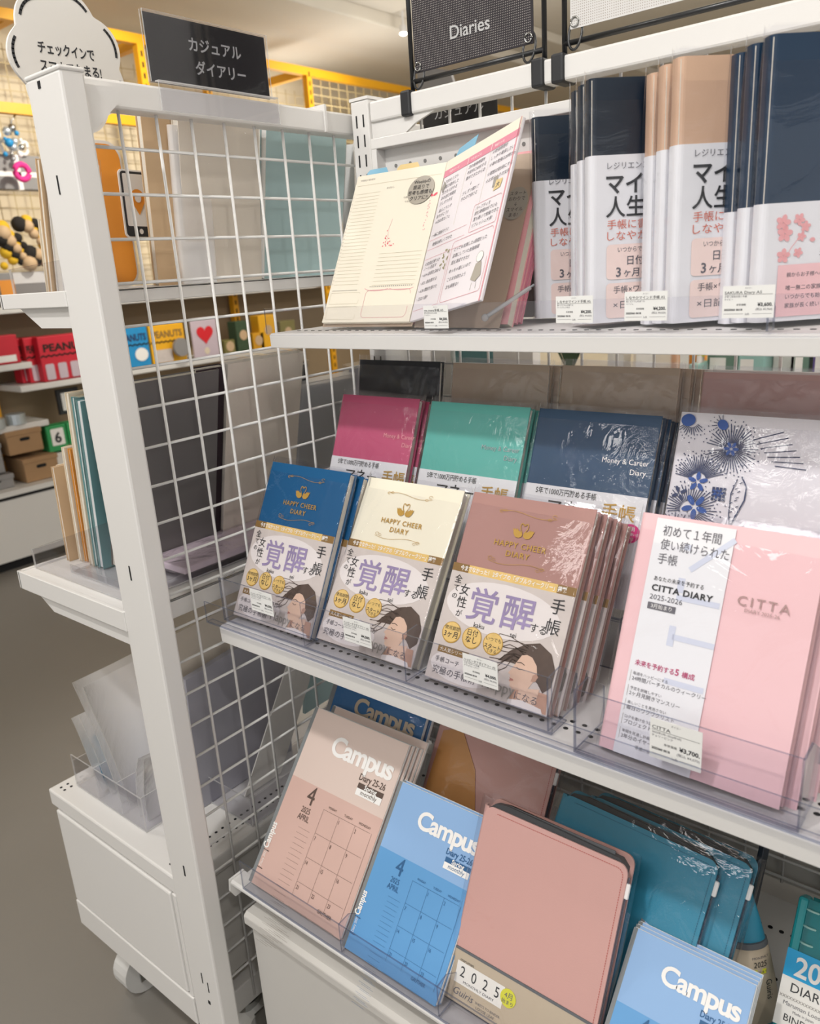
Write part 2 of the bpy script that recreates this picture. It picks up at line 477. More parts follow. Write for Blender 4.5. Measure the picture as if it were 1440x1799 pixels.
for i in range(25):
    z = 1.425-0.0488*i
    if h0 is None:
        g = G(); g.tube([(0, 0.508, 0), (0, 1.385, 0)], 0.0019, 'wire_white', 8); h0 = g.build('wire', grid, smooth=True); o = h0
    else:
        o = h0.copy(); COL.objects.link(o)
    o.location = (WX, 0, z)
# far post of the same rack
g = G(); g.box(PX0, 1.392, 0.055, PX1, 1.42, TOPZ, 'powder_white'); ab(g, 'rear_post', er, bevel=0.003)
# shelves
def eshelf(x0, z, th=0.022):
    g = G()
    g.box(x0, 0.484, z-0.003, -0.875, 1.39, z, 'powder_white')
    g.box(x0, 0.478, z-th, -0.893, 0.484, z+0.002, 'powder_white')
    g.box(x0-0.003, 0.478, z-th, x0+0.004, 1.39, z+0.002, 'powder_white')
    g.box(x0, 1.386, z-th, -0.893, 1.392, z+0.002, 'powder_white')
    g.box(-0.879, 0.512, z-th, -0.875, 1.39, z, 'powder_white')
    s = ab(g, 'shelf', er, bevel=0.001)
    g = G(); g.prism([(x0+0.03, z-th), (x0+0.075, z-th-0.024), (-0.896, z-th-0.024), (-0.896, z-th)], 'y', 0.486, 0.489, 'powder_white')
    g.build('shelf_bracket', s)
eshelf(-1.052, 1.273, 0.016)
eshelf(-1.180, 0.876, 0.026)
# base cabinet
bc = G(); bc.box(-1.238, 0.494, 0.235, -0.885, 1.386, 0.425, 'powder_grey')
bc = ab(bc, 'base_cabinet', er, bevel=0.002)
g = G(); g.box(-1.262, 0.482, 0.427, -0.880, 1.39, 0.458, 'powder_white'); g.build('deck', bc, bevel=0.003)
g = G(); g.box(-1.245, 0.480, 0.236, -0.912, 0.494, 0.424, 'powder_white'); g.build('side_panel', bc, bevel=0.003)
g = G(); g.box(-1.245, 0.479, 0.182, -0.899, 0.492, 0.2345, 'powder_white'); g.box(-0.909, 0.481, 0.2345, -0.899, 0.492, 0.426, 'powder_white'); g.build('lower_rail', bc, bevel=0.002)
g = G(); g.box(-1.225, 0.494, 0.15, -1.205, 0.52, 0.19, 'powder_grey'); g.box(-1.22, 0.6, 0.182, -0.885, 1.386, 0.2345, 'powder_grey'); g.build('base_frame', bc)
g = G(); g.box(-0.897, 0.52, 0.17, -0.872, 1.38, 0.215, 'powder_white'); g.build('base_frame', bc, bevel=0.002)
g = G()
for y in [0.53+0.0125*i for i in range(66)]:
    for x in (-0.925, -0.907):
        g.prism([(x+0.0022*math.cos(2*PI*k/8), y+0.0024*math.sin(2*PI*k/8)) for k in range(8)], 'z', 0.4575, 0.4586, 'hole_black')
for (x, y) in ((-1.245, 0.497), (-1.233, 0.497), (-1.245, 0.509), (-1.233, 0.509), (-0.925, 0.497)):
    g.prism([(x+0.0024*math.cos(2*PI*k/8), y+0.0024*math.sin(2*PI*k/8)) for k in range(8)], 'z', 0.4575, 0.4586, 'hole_black')
stuff(g.build('perforation', bc))
def caster(x, y):
    g = G(); g.prism([(x+0.026*math.cos(2*PI*k/20), y+0.026*math.sin(2*PI*k/20)) for k in range(20)], 'z', 0.110, 0.120, 'chrome')
    g.prism([(x+0.030*math.cos(2*PI*k/20), y+0.030*math.sin(2*PI*k/20)) for k in range(20)], 'z', 0.092, 0.106, 'chrome')
    g.prism([(x+0.02*math.cos(2*PI*k/20), y+0.02*math.sin(2*PI*k/20)) for k in range(20)], 'z', 0.100, 0.184, 'chrome')
    c = ab(g, 'caster', er, bevel=0.003)
    g = G(); pr = []
    for i in range(25): pr.append((y+0.005+0.0475*math.cos(2*PI*i/24), 0.0478+0.0475*math.sin(2*PI*i/24)))
    g.prism(pr[:-1], 'x', x-0.012+0.012, x+0.042, 'caster_wheel'); g.build('wheel', c, bevel=0.008)
    g = G(); g.box(x-0.004, y-0.015, 0.03, x-0.001, y+0.02, 0.098, 'chrome'); g.build('fork', c)
    g = G(); g.box(x+0.043, y-0.015, 0.03, x+0.046, y+0.02, 0.098, 'chrome'); g.build('fork', c)
caster(-1.230, 0.552); caster(-0.95, 0.60); caster(-1.17, 1.30); caster(-0.93, 1.30)

# ------------------------------------------------------------------ long rack (right)
SX0, SX1 = -0.826, 0.36
mr = thing('long_display_rack', 'long white steel shelving rack with perforated deck, slotted posts and wire back', 'rack', (-0.2, 0.95, 0))
for k, x in enumerate((-0.846, 0.345)):
    g = G(); g.box(x, 0.93, 0.06, x+0.033, 0.985, 1.505, 'powder_white'); p = ab(g, 'slotted_post', mr, bevel=0.002)
    g = G(); slots(g, (x+0.010, x+0.023), [1.478-0.026*i for i in range(54)], 0.93, 0.0022, 0.016); stuff(g.build('slot_hole', p))
    g = G(); g.box(x-0.001, 0.929, 1.505, x+0.034, 0.986, 1.509, 'powder_white'); g.build('post_cap', p)
g = G(); g.box(-0.813, 0.932, 1.474, 0.345, 0.958, 1.501, 'powder_white'); ab(g, 'top_bar', mr, bevel=0.003)
g = G(); g.prism([(-0.813, 1.42), (-0.813, 1.474), (-0.70, 1.474), (-0.735, 1.463)], 'y', 0.936, 0.94, 'powder_white'); ab(g, 'corner_bracket', mr)
bg = G(); bg.tube([(-0.81, 0.955, 0.47), (0.34, 0.955, 0.47)], 0.002, 'wire_white'); bg = ab(bg, 'back_grid', mr)
v0 = None
for i in range(24):
    if v0 is None:
        g = G(); g.tube([(0, 0.957, 0.46), (0, 0.957, 1.475)], 0.0019, 'wire_white', 6); v0 = g.build('wire', bg, smooth=True); o = v0
    else: o = v0.copy(); COL.objects.link(o)
    o.location = (-0.79+0.049*i, 0, 0)
v0 = None
for i in range(19):
    if v0 is None:
        g = G(); g.tube([(-0.813, 0.953, 0), (0.345, 0.953, 0)], 0.0019, 'wire_white', 6); v0 = g.build('wire', bg, smooth=True); o = v0
    else: o = v0.copy(); COL.objects.link(o)
    o.location = (0, 0, 0.50+0.049*i)
# pegboard behind the top shelf
g = G(); g.box(-0.762, 0.898, 1.206, 0.33, 0.900, 1.438, 'powder_white'); pb = ab(g, 'pegboard', mr)
g = G(); g.box(-0.769, 0.880, 1.430, 0.335, 0.903, 1.443, 'powder_white'); g.box(-0.769, 0.880, 1.206, -0.760, 0.903, 1.430, 'powder_white'); g.build('panel_frame', pb, bevel=0.001)
g = G()
for i in range(43):
    for j in range(8):
        x = -0.742+0.025*i; z = 1.408-0.025*j
        g.prism([(x+0.0025*math.cos(2*PI*k/8), z+0.0025*math.sin(2*PI*k/8)) for k in range(8)], 'y', 0.8974, 0.899, 'hole_grey')
stuff(g.build('perforation', pb))
def mshelf(y0, z, th, rows, y1=0.93):
    g = G()
    g.box(SX0, y0+0.003, z-0.003, SX1, y1, z, 'powder_white')
    g.prism([(y0, z-th), (y0-0.001, z-0.003), (y0+0.003, z), (y0+0.006, z-0.003), (y0+0.006, z-th)], 'x', SX0, SX1, 'powder_white')
    g.prism([(y0+0.006, z-0.003), (y0+0.006, z-th), (y1-0.03, z-th-0.012), (y1, z-th-0.012), (y1, z-0.003)], 'x', SX0, SX0+0.003, 'powder_white')
    s = ab(g, 'shelf', mr, bevel=0.0008)
    g = G()
    for y in rows:
        for i in range(88):
            x = SX0+0.02+0.0132*i
            g.prism([(x+0.0028*math.cos(2*PI*k/8), y+0.0022*math.sin(2*PI*k/8)) for k in range(8)], 'z', z-0.0006, z+0.0005, 'hole_black')
    stuff(g.build('perforation', s))
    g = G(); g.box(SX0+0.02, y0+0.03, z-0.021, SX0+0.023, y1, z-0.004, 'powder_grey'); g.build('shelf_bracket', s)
    return s
mshelf(0.716, 1.204, 0.019, (0.75,))
mshelf(0.573, 0.838, 0.024, (0.605, 0.619))
# deck and drawer base
g = G(); g.box(-0.818, 0.552, 0.453, SX1, 0.93, 0.457, 'powder_white'); dk = ab(g, 'deck', mr)
g = G(); g.prism([(0.530, 0.4585), (0.552, 0.4585), (0.552, 0.43), (0.546, 0.43), (0.538, 0.436), (0.534, 0.448), (0.5265, 0.452), (0.5265, 0.456)], 'x', -0.823, SX1, 'powder_white')
g.prism([(0.526, 0.460), (0.552, 0.460), (0.550, 0.428), (0.531, 0.428), (0.524, 0.442)], 'x', -0.8265, -0.823, 'powder_white')
g.build('front_channel', dk, bevel=0.0008)
g = G()
for y in (0.575, 0.588, 0.66, 0.673, 0.76, 0.773, 0.80, 0.875):
    for i in range(88):
        x = -0.80+0.0132*i
        g.prism([(x+0.003*math.cos(2*PI*k/8), y+0.0026*math.sin(2*PI*k/8)) for k in range(8)], 'z', 0.4565, 0.4576, 'hole_black')
for x in (-0.72, -0.2): g.prism([(x+0.0026*math.cos(2*PI*k/8), 0.545+0.0026*math.sin(2*PI*k/8)) for k in range(8)], 'z', 0.458, 0.4589, 'hole_black')
stuff(g.build('perforation', dk))
g = G()
for i in range(9):
    x = -0.74+0.13*i
    for y in (0.70, 0.725): g.box(x, y, 0.4565, x+0.075, y+0.009, 0.4577, 'hole_black')
g.build('slot_hole', dk)
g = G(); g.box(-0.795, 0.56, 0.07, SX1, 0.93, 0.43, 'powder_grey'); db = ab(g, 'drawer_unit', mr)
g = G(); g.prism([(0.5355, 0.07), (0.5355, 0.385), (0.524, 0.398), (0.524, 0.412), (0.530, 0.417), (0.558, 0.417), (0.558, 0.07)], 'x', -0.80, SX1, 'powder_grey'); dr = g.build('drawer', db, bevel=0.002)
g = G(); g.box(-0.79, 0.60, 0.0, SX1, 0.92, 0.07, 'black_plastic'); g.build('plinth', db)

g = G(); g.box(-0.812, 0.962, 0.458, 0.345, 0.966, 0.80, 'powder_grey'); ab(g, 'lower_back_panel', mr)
# rear face of the back panel seen between shelves: acrylic risers on the middle shelf
def riser(x0, x1, y0, y1, z0, z1, label, grp=None):
    t = thing('acrylic_riser', label, 'riser', (x0, y0, z0))
    if grp: t['group'] = grp
    g = G(); g.box(0, 0, z1-z0-0.003, x1-x0, y1-y0, z1-z0, 'acrylic', 'acrylic_edge', 'z'); g.build('top_plate', t)
    g = G(); g.box(0, 0, 0, x1-x0, 0.003, z1-z0-0.003, 'acrylic', 'acrylic_edge', 'y'); g.build('front_plate', t)
    g = G(); g.box(0, 0.003, 0, 0.003, y1-y0, z1-z0-0.003, 'acrylic', 'acrylic_edge', 'x'); g.build('side_plate', t)
    g = G(); g.box(x1-x0-0.003, 0.003, 0, x1-x0, y1-y0, z1-z0-0.003, 'acrylic', 'acrylic_edge', 'x'); g.build('side_plate', t)
    return t
riser(-0.82, -0.335, 0.735, 0.845, 0.8385, 0.902, 'clear acrylic riser under the rose, mint and navy diaries')
riser(-0.325, 0.0, 0.735, 0.84, 0.8385, 0.902, 'clear acrylic riser under the blue and white floral diaries')
riser(-0.82, 0.0, 0.848, 0.915, 0.8385, 0.932, 'tall narrow clear acrylic riser at the back of the middle shelf')

# ------------------------------------------------------------------ acrylic guards and trays
def guard(x0, x1, y, z0, z1, fins, label, foot=0.03, fin=0.06, fz=None, foot_z=None, lean=0.0):
    t = thing('acrylic_guard', label, 'guard', (x0, y, z0))
    g = G(); g.box(0, 0, 0, x1-x0, 0.002, z1-z0, 'acrylic', 'acrylic_edge', 'y'); g.build('front_plate', t)
    if foot: 
        g = G(); g.box(0, 0.002, 0, x1-x0, foot, 0.0016, 'acrylic', 'acrylic_edge', 'z'); g.build('foot_plate', t)
    for fx in fins:
        g = G(); H = z1-z0
        g.prism([(0.002, 0.0018), (0.002, H-0.002), (fin*0.45, H), (fin, H*0.62), (fin, 0.0018)], 'x', fx-x0-0.001, fx-x0+0.001, 'acrylic', 'acrylic_edge'); g.build('divider', t)
    return t
guard(-0.829, SX1, 0.7125, 1.204, 1.236, (-0.2, 0.1), 'long clear acrylic guard along the edge of the top shelf', foot=0.0, fin=0.02)
guard(-0.842, SX1, 0.564, 0.842, 0.872, (), 'long low clear acrylic guard along the edge of the middle shelf', foot=0.010)
guard(-0.832, -0.335, 0.585, 0.8395, 0.900, (-0.831, -0.678, -0.517, -0.340), 'clear divided acrylic tray front before the three swan diaries')
guard(-0.305, -0.112, 0.572, 0.8395, 0.905, (-0.304, -0.113), 'clear acrylic tray front before the pale pink diary', foot=0.02)
guard(-0.098, 0.2, 0.58, 0.8395, 0.90, (-0.097,), 'clear acrylic tray front to the right of the pale pink diary')
guard(-0.795, SX1, 0.526, 0.460, 0.507, (-0.605, -0.452, -0.28, -0.1), 'long clear acrylic guard along the front of the bottom deck', foot=0.028, fin=0.045)

# ------------------------------------------------------------------ books
def Cprof(w, t, ct, r, n=5):
    """C-shaped section (x, y): front board at y=0, spine at x=0 rounded, back board at y=t"""
    P = [(w, 0)]
    r = min(r, t/2-1e-4)
    for i in range(n+1): a = R(270-90*i/n); P.append((r+r*math.cos(a), r+r*math.sin(a)))
    for i in range(n+1): a = R(180-90*i/n); P.append((r+r*math.cos(a), t-r+r*math.sin(a)))
    P.append((w, t)); P.append((w, t-ct))
    r2 = max(r-ct, 0.0003)
    for i in range(n+1): a = R(90+90*i/n); P.append((ct+r2+r2*math.cos(a), t-ct-r2+r2*math.sin(a)))
    for i in range(n+1): a = R(180+90*i/n); P.append((ct+r2+r2*math.cos(a), ct+r2+r2*math.sin(a)))
    P.append((w, ct))
    return P
def cshell(g, w, t, ct, r, z0, z1, m):
    P = Cprof(w, t, ct, r); n = len(P); h = n//2
    vs = [(p[0], p[1], z0) for p in P] + [(p[0], p[1], z1) for p in P]
    fs = [(i, (i+1) % n, n+(i+1) % n, n+i) for i in range(n)]
    for i in range(h-1 if n % 2 == 0 else h):
        j = n-1-i
        fs.append((i, j, j-1, i+1)); fs.append((n+i, n+i+1, n+j-1, n+j))
    g.add(vs, fs, m)
def book(name, label, loc, tilt, yaw, w, h, t, cover, page='page_edge', over=0.0, band=None, design=None, wrap='film', r=0.003, cat='diary', group=None, ct=0.0012, spine=None):
    T = thing(name, label, cat, loc, (-R(tilt), 0, R(yaw)), group)
    g = G(); cshell(g, w, t, ct, r, 0, h, cover); g.build('cover', T)
    g = G(); g.box(ct+0.0004, ct+0.0002, 0.002, w-0.003+over*1.4, t-ct-0.0002, h-0.002+over, page); g.build('page_block', T)
    if spine:
        g = G(); g.box(-0.0004, -0.0004, 0, spine[0], t+0.0004, h, spine[1]); g.build('spine_tape', T)
    if band:
        g = G(); g.M = Matrix.Translation((-0.0006, -0.0006, 0)); cshell(g, w+0.0006, t+0.0012, 0.0005, r+0.0006, band[0], band[1], band[2]); g.build('paper_band', T)
    if design:
        g = G(); design(g)
        if g.f: g.build('cover_print', T)
    if wrap:
        g = G(); a = 0.0022
        P = rrect(-a, -a-0.0005, w+a+0.002, t+a, min(0.006, t/2))
        top = h+0.007; n = len(P); nz = 5
        vs = []
        for k in range(nz+1):
            z = -0.0008+(top+0.0008)*k/nz
            for i, p in enumerate(P):
                if k == nz: vs.append((p[0], p[1]*0.35+t*0.3+0.0012*math.sin(i*1.7), z+0.0022*math.sin(i*2.3+w*90)))
                else: vs.append((p[0], p[1]+0.0003*math.sin(i+k*2), z))
        fs = [(k*n+i, k*n+(i+1) % n, (k+1)*n+(i+1) % n, (k+1)*n+i) for k in range(nz) for i in range(n)]
        g.add(vs, fs, wrap)
        g.build('plastic_wrap', T, smooth=True)
    return T
def pile(front, step, labels, dx=0.0, dz=0.0, j=0.0006):
    """copies stacked behind the front one, along its own depth"""
    M = Matrix.LocRotScale(front.location, front.rotation_euler, None)
    out = []
    for k, lb in enumerate(labels, 1):
        loc = M @ Vector((dx*k+random.uniform(-j, j), step*k, dz*k))
        out.append(dup(front, lb, loc))
    return out
Y0, Y1, Y2, Y3, Y4 = -0.0013, -0.0016, -0.0019, -0.0022, -0.0025

# --- swan diaries
def swans(g, cx, cz, s, m, y=Y0):
    for q in (-1, 1):
        def P(L): return [(cx+q*a*s, cz+b*s) for a, b in L]
        g.poly(P([(0.1,-0.45),(0.35,-0.62),(0.75,-0.58),(1.0,-0.3),(1.08,-0.05),(1.2,0.25),(0.98,0.12),(0.95,0.3),(0.78,0.12),(0.7,0.28),(0.5,0.05),(0.2,-0.02),(0.04,-0.25)]), m, y)
        g.line(P([(0.12,-0.1),(0.3,0.15),(0.42,0.42),(0.42,0.68),(0.3,0.82),(0.14,0.76),(0.04,0.6)]), 0.08*s, m, y)
        g.disc(cx+q*0.12*s, cz+0.72*s, 0.09*s, 0.07*s, m, y, 10)
def ornament(g, cx, cz, L, up, m, y=Y0):
    g.line([(cx-L+2*L*i/24, cz+0.0022*math.sin(2*PI*i/24)*up) for i in range(25)], 0.0004, m, y)
    for q in (-1, 1):
        g.ringline(cx+q*L*0.92, cz+q*0.0012*up+0.0014, 0.0026, 0.0016, 0.0004, m, y, 0, 300, 14)
        g.ringline(cx+q*L*0.78, cz-q*0.0016, 0.0022, 0.0012, 0.0004, m, y, 60, 360, 14)
def woman(g, x0, z0, s, y):
    P = lambda L: [(x0+a*s, z0+b*s) for a, b in L]
    g.poly(P([(0.30,0),(0.34,0.22),(0.62,0.30),(0.95,0.30),(1.0,0)]), 'skin_shade', y)
    g.poly(P([(-0.05,0.60),(0.12,0.78),(0.38,0.97),(0.62,1.04),(0.86,0.92),(0.99,0.68),(0.98,0.42),(0.86,0.30),(0.74,0.42),(0.6,0.5),(0.45,0.55),(0.35,0.62),(0.15,0.62)]), 'hair_brown', y-0.0001)
    for i in range(9):
        a = i/8
        g.line(P([(0.45-0.1*a, 0.95-0.3*a), (0.25-0.05*a, 0.97-0.28*a+0.04*math.sin(i*2)), (0.08-0.05*math.sin(i*3), 1.02-0.5*a), (-0.06-0.07*math.cos(i*2), 1.02-0.62*a+0.05*math.sin(i*5)), (-0.16-0.06*math.sin(i*4), 0.98-0.6*a)]), 0.012*s, 'hair_brown', y-0.0001)
    g.poly(P([(0.36,0.78),(0.30,0.66),(0.27,0.60),(0.22,0.50),(0.19,0.455),(0.24,0.43),(0.235,0.39),(0.25,0.365),(0.24,0.33),(0.27,0.31),(0.27,0.26),(0.33,0.22),(0.45,0.24),(0.60,0.30),(0.66,0.42),(0.70,0.55),(0.66,0.68),(0.55,0.79),(0.45,0.81)]), 'skin_print', y-0.00025)
    g.poly(P([(0.45,0.26),(0.60,0.30),(0.80,0.34),(0.78,0),(0.44,0)]), 'skin_print', y-0.0002)
    g.poly(P([(0.235,0.39),(0.31,0.375),(0.32,0.355),(0.24,0.335),(0.25,0.365)]), 'lip_print', y-0.00035)
    g.line(P([(0.32,0.575),(0.37,0.55),(0.43,0.565)]), 0.012*s, 'hair_brown', y-0.00035)
    g.line(P([(0.31,0.65),(0.38,0.665),(0.45,0.64)]), 0.013*s, 'hair_brown', y-0.00035)
    g.poly(P([(0.62,0.42),(0.70,0.44),(0.73,0.52),(0.68,0.56),(0.63,0.52)]), 'skin_shade', y-0.00035)
    g.poly(P([(0.30,0.06),(0.55,0.10),(0.9,0.06),(0.95,-0.02),(0.3,-0.02)]), 'photo_glow', y-0.0004)
def swan_design(w, ink):
    def f(g):
        k = w/0.147
        swans(g, 0.0735*k, 0.177, 0.0112, 'gold_foil')
        g.text('HAPPY CHEER', 0.0735*k, 0.1585, 0.0088, ink, Y0, align='C', sp=1.15, fit=0.062*k, bold=0.012)
        g.text('DIARY', 0.0735*k, 0.1485, 0.0088, ink, Y0, align='C', sp=1.15, fit=0.028*k, bold=0.012)
        ornament(g, 0.0735*k, 0.196, 0.034*k, 1, 'gold_foil'); ornament(g, 0.0735*k, 0.141, 0.034*k, -1, 'gold_foil')
        g.rect(0, 0.1215, w, 0.1305, 'gold_light', Y0); g.rect(0, 0.1215, w*0.14, 0.1305, 'brown_bar', Y1); g.rect(w*0.86, 0.1215, w, 0.1305, 'brown_bar', Y1)
        g.text('今までなかった！ 2タイプの「ダブルウィークリー」掲載', w/2, 0.1238, 0.0062, 'white_print', Y2, align='C', fit=w*0.86, bold=0.02)
        g.rect(0, 0, w, 0.1215, 'photo_bg', Y0)
        g.disc(w*0.48, 0.09, w*0.46, 0.028, 'photo_glow', Y1)
        g.disc(w*0.30, 0.02, w*0.28, 0.017, 'photo_glow', Y1)
        woman(g, w*0.575, 0.002, 0.0615*k, Y1-0.0001)
        g.text('覚', 0.031*k, 0.0765, 0.039, 'lilac_print', Y3, fit=0.036*k, bold=0.008); g.text('醒', 0.073*k, 0.0765, 0.039, 'lilac_print', Y3, fit=0.037*k, bold=0.008)
        g.text('kaku', 0.044*k, 0.0665, 0.0075, 'ink', Y3); g.text('sei', 0.088*k, 0.0665, 0.0075, 'ink', Y3)
        for s, x, z, q in (('全', .0115, .1095, .010), ('て', .0115, .1, .0085), ('の', .0115, .0915, .0075), ('女', .0225, .098, .0135), ('性', .0225, .084, .0135), ('が', .0225, .0735, .0085), ('手', .132, .1015, .0175), ('帳', .132, .0805, .0175), ('する', .117, .0775, .0105)):
            g.text(s, x*k, z, q, 'ink', Y3, align='C')
        for s1, s2, x in (('使用期間', '3ヶ月', .0195), ('日付', 'なし', .0455), ('いつでも', 'スタート', .0715)):
            g.disc(x*k, 0.0545, 0.0118*k, 0.0118, 'gold_foil', Y2); g.disc(x*k, 0.0548, 0.0108*k, 0.0108, 'gold_light', Y2-0.0001)
            g.text(s1, x*k, 0.0572, 0.005 if s1 != '日付' else 0.0075, 'ink', Y3, align='C'); g.text(s2, x*k, 0.0495, 0.0078 if s2 != 'スタート' else 0.0055, 'ink', Y3, align='C', bold=0.01)
            if s2 == 'スタート': g.text('できる', x*k, 0.0455, 0.0045, 'ink', Y3, align='C')
        g.rect(0.008*k, 0.031, 0.047*k, 0.0385, 'brown_bar', Y2); g.text('大人気シリーズ', 0.0275*k, 0.0328, 0.005, 'white_print', Y3, align='C')
        g.text('手帳コーチ', 0.008*k, 0.021, 0.0065, 'ink_soft', Y3); g.text('毎日が', 0.066*k, 0.026, 0.007, 'ink_soft', Y3)
        g.text('究極の手帳術', 0.008*k, 0.0085, 0.0095, 'ink_soft', Y3); g.text('Happy', 0.071*k, 0.009, 0.0165, 'ink_grey', Y3, fit=0.037*k); g.text('になる', 0.109*k, 0.008, 0.0095, 'ink_soft', Y3)
    return f
b = book('swan_diary', 'blue swan diary with gold emblem, leftmost of the front row, frontmost copy', (-0.825, 0.597, 0.845), 27, 0, 0.147, 0.213, 0.013, 'teal_blue_cover', band=(0, 0.1305, 'band_white'), design=swan_design(0.147, 'gold_foil'), group='swan diaries')
pile(b, 0.019, ['second blue swan diary directly behind the frontmost blue one', 'third blue swan diary, rearmost of the blue stack'], dx=0.006)
book('swan_diary', 'cream white swan diary with gold emblem, between the blue and the mauve ones', (-0.675, 0.606, 0.845), 33, 0, 0.151, 0.213, 0.014, 'cream_cover', band=(0, 0.1305, 'band_white'), design=swan_design(0.151, 'gold_foil'), group='swan diaries')
b = book('swan_diary', 'mauve swan diary with faint gold emblem, frontmost copy right of the cream one', (-0.502, 0.602, 0.845), 30, 0, 0.152, 0.213, 0.013, 'mauve_cover', band=(0, 0.1305, 'band_white'), design=swan_design(0.152, 'gold_foil'), group='swan diaries')
pile(b, 0.018, ['second mauve swan diary behind the frontmost mauve one', 'third mauve swan diary in the mauve stack', 'fourth mauve swan diary, rearmost of the mauve stack'], dx=0.004)

# --- money diaries
def money(ink, glint, t5=True):
    def f(g):
        g.text('Money & Career', 0.148, 0.1585, 0.0088, ink, Y0, align='R', fit=0.055)
        g.text('Diary.', 0.148, 0.1475, 0.0088, ink, Y0, align='R', fit=0.02)
        g.text('5年で1000万円貯める手帳', 0.016, 0.1145, 0.0088, 'ink', Y0, fit=0.078)
        g.text('マネー', 0.035, 0.094, 0.019, 'ink', Y0, fit=0.058, bold=0.01)
        g.text('手帳', 0.103, 0.097, 0.0195, 'gold_foil', Y0, fit=0.04, bold=0.012)
        g.disc(0.1405, 0.0835, 0.0115, 0.0105, 'magenta_disc', Y1)
        g.text('特典', 0.1405, 0.0865, 0.0055, 'white_print', Y2, align='C'); g.text('手帳の使い方', 0.1405, 0.0815, 0.0035, 'white_print', Y2, align='C'); g.text('PDF付', 0.1405, 0.0765, 0.004, 'white_print', Y2, align='C')
        g.disc(0.112, 0.083, 0.012, 0.016, 'hair_dark', Y1); g.disc(0.109, 0.081, 0.0075, 0.0105, 'skin_print', Y2)
        g.poly([(0.092, 0.062), (0.13, 0.066), (0.136, 0.04), (0.132, 0.025), (0.095, 0.022)], 'mint_cover', Y1)
        g.poly([(0.1, 0.022), (0.135, 0.026), (0.13, 0.01), (0.1, 0.01)], 'rose_cover', Y1)
    return f
for (nm, loc, cov, ink, lab, w) in (('rose', (-0.816, 0.752, 0.906), 'rose_cover', 'petal_pink', 'rose pink', 0.144), ('mint', (-0.649, 0.747, 0.9055), 'mint_cover', 'silver_foil', 'mint green', 0.152), ('navy', (-0.487, 0.75, 0.905), 'navy_cover', 'white_print', 'dark blue', 0.153)):
    b = book('money_diary', lab+' money diary with white band, frontmost copy in the second row', loc, 22, 0, w, 0.215, 0.012, cov, band=(0, 0.1245, 'band_white'), design=money(ink, 0), group='money diaries', wrap='film_old')
    pile(b, 0.0165, ['second '+lab+' money diary behind the frontmost '+lab+' one', 'third '+lab+' money diary, rearmost of the '+lab+' stack'], dx=0.004)

# --- floral diary
def floral(g):
    def fan(cx, cz, r0, r1, a0, a1, n, w, m='navy_print'):
        for i in range(n):
            a = R(a0+(a1-a0)*i/(n-1)); q = r1*(0.9+0.12*math.sin(i*2.1))
            g.line([(max(0.002, cx+r0*math.cos(a)), cz+r0*math.sin(a)), (max(0.002, cx+q*math.cos(a)), cz+q*math.sin(a))], w, m, Y0)
            x = cx+(q+0.0035)*math.cos(a); z = cz+(q+0.0035)*math.sin(a)
            if x > 0.003 and z < 0.217: g.disc(x, z, w*0.8, w*0.8, m, Y0, 8)
    def petals(cx, cz, s, n, a0=0, m='blue_print'):
        for i in range(n):
            a = R(a0)+2*PI*i/n
            g.disc(cx+s*math.cos(a), cz+s*math.sin(a), s*0.72, s*0.36, m, Y1, 12, a)
    fan(0.058, 0.185, 0.006, 0.026, -170, 170, 44, 0.0009); petals(0.058, 0.185, 0.0045, 6)
    fan(0.014, 0.211, 0.007, 0.016, -150, -30, 12, 0.0008); g.disc(0.010, 0.2115, 0.0075, 0.0065, 'blue_print', Y1)
    g.disc(0.046, 0.209, 0.006, 0.0048, 'blue_print', Y1, 16, -0.7); fan(0.046, 0.209, 0.006, 0.011, 100, 300, 10, 0.0007)
    fan(0.03, 0.15, 0.008, 0.027, 20, 170, 28, 0.0009); petals(0.03, 0.148, 0.0062, 5, 18)
    fan(0.026, 0.118, 0.01, 0.028, -70, 190, 36, 0.0009); petals(0.031, 0.122, 0.008, 5, 54)
    petals(0.013, 0.134, 0.005, 4, 30, 'navy_print'); petals(0.052, 0.139, 0.0035, 7)
    for i in range(4):
        for j in range(4): g.rect(0.046+0.0037*i, 0.131+0.0037*j, 0.0488+0.0037*i, 0.1338+0.0037*j, 'navy_print', Y1)
    g.line([(0.073, 0.158), (0.079, 0.148), (0.079, 0.135), (0.073, 0.118), (0.069, 0.105)], 0.0015, 'navy_print', Y1)
    g.line([(0.069, 0.155), (0.065, 0.14), (0.066, 0.12), (0.069, 0.105)], 0.001, 'navy_print', Y1)
    for i in range(14): g.line([(0.0685+0.0035*math.sin(i*4), 0.112+0.003*i), (0.071+0.0035*math.sin(i*4), 0.1135+0.003*i)], 0.0008, 'navy_print', Y1)
    for i in range(7):
        a = R(35-9*i); g.line([(0.078+0.004*i, 0.196-0.004*i), (0.095+0.004*i+0.012*math.cos(a), 0.199-0.004*i+0.012*math.sin(a))], 0.0009, 'navy_print', Y0)
    for i in range(26): g.disc(0.006+0.075*((i*0.37) % 1), 0.105+0.1*((i*0.61) % 1), 0.0008, 0.0008, 'navy_print', Y0, 7)
    fan(0.014, 0.09, 0.006, 0.024, -20, 200, 26, 0.0009); petals(0.03, 0.088, 0.006, 5, 10)
b = book('floral_diary', 'white diary with blue floral line pattern, frontmost copy in the second row', (-0.312, 0.75, 0.905), 20, 0, 0.20, 0.22, 0.012, 'floral_cover', design=floral, group='floral diaries', wrap='film_old')
pile(b, 0.017, ['second white floral diary directly behind the patterned frontmost one'], dx=0.003)

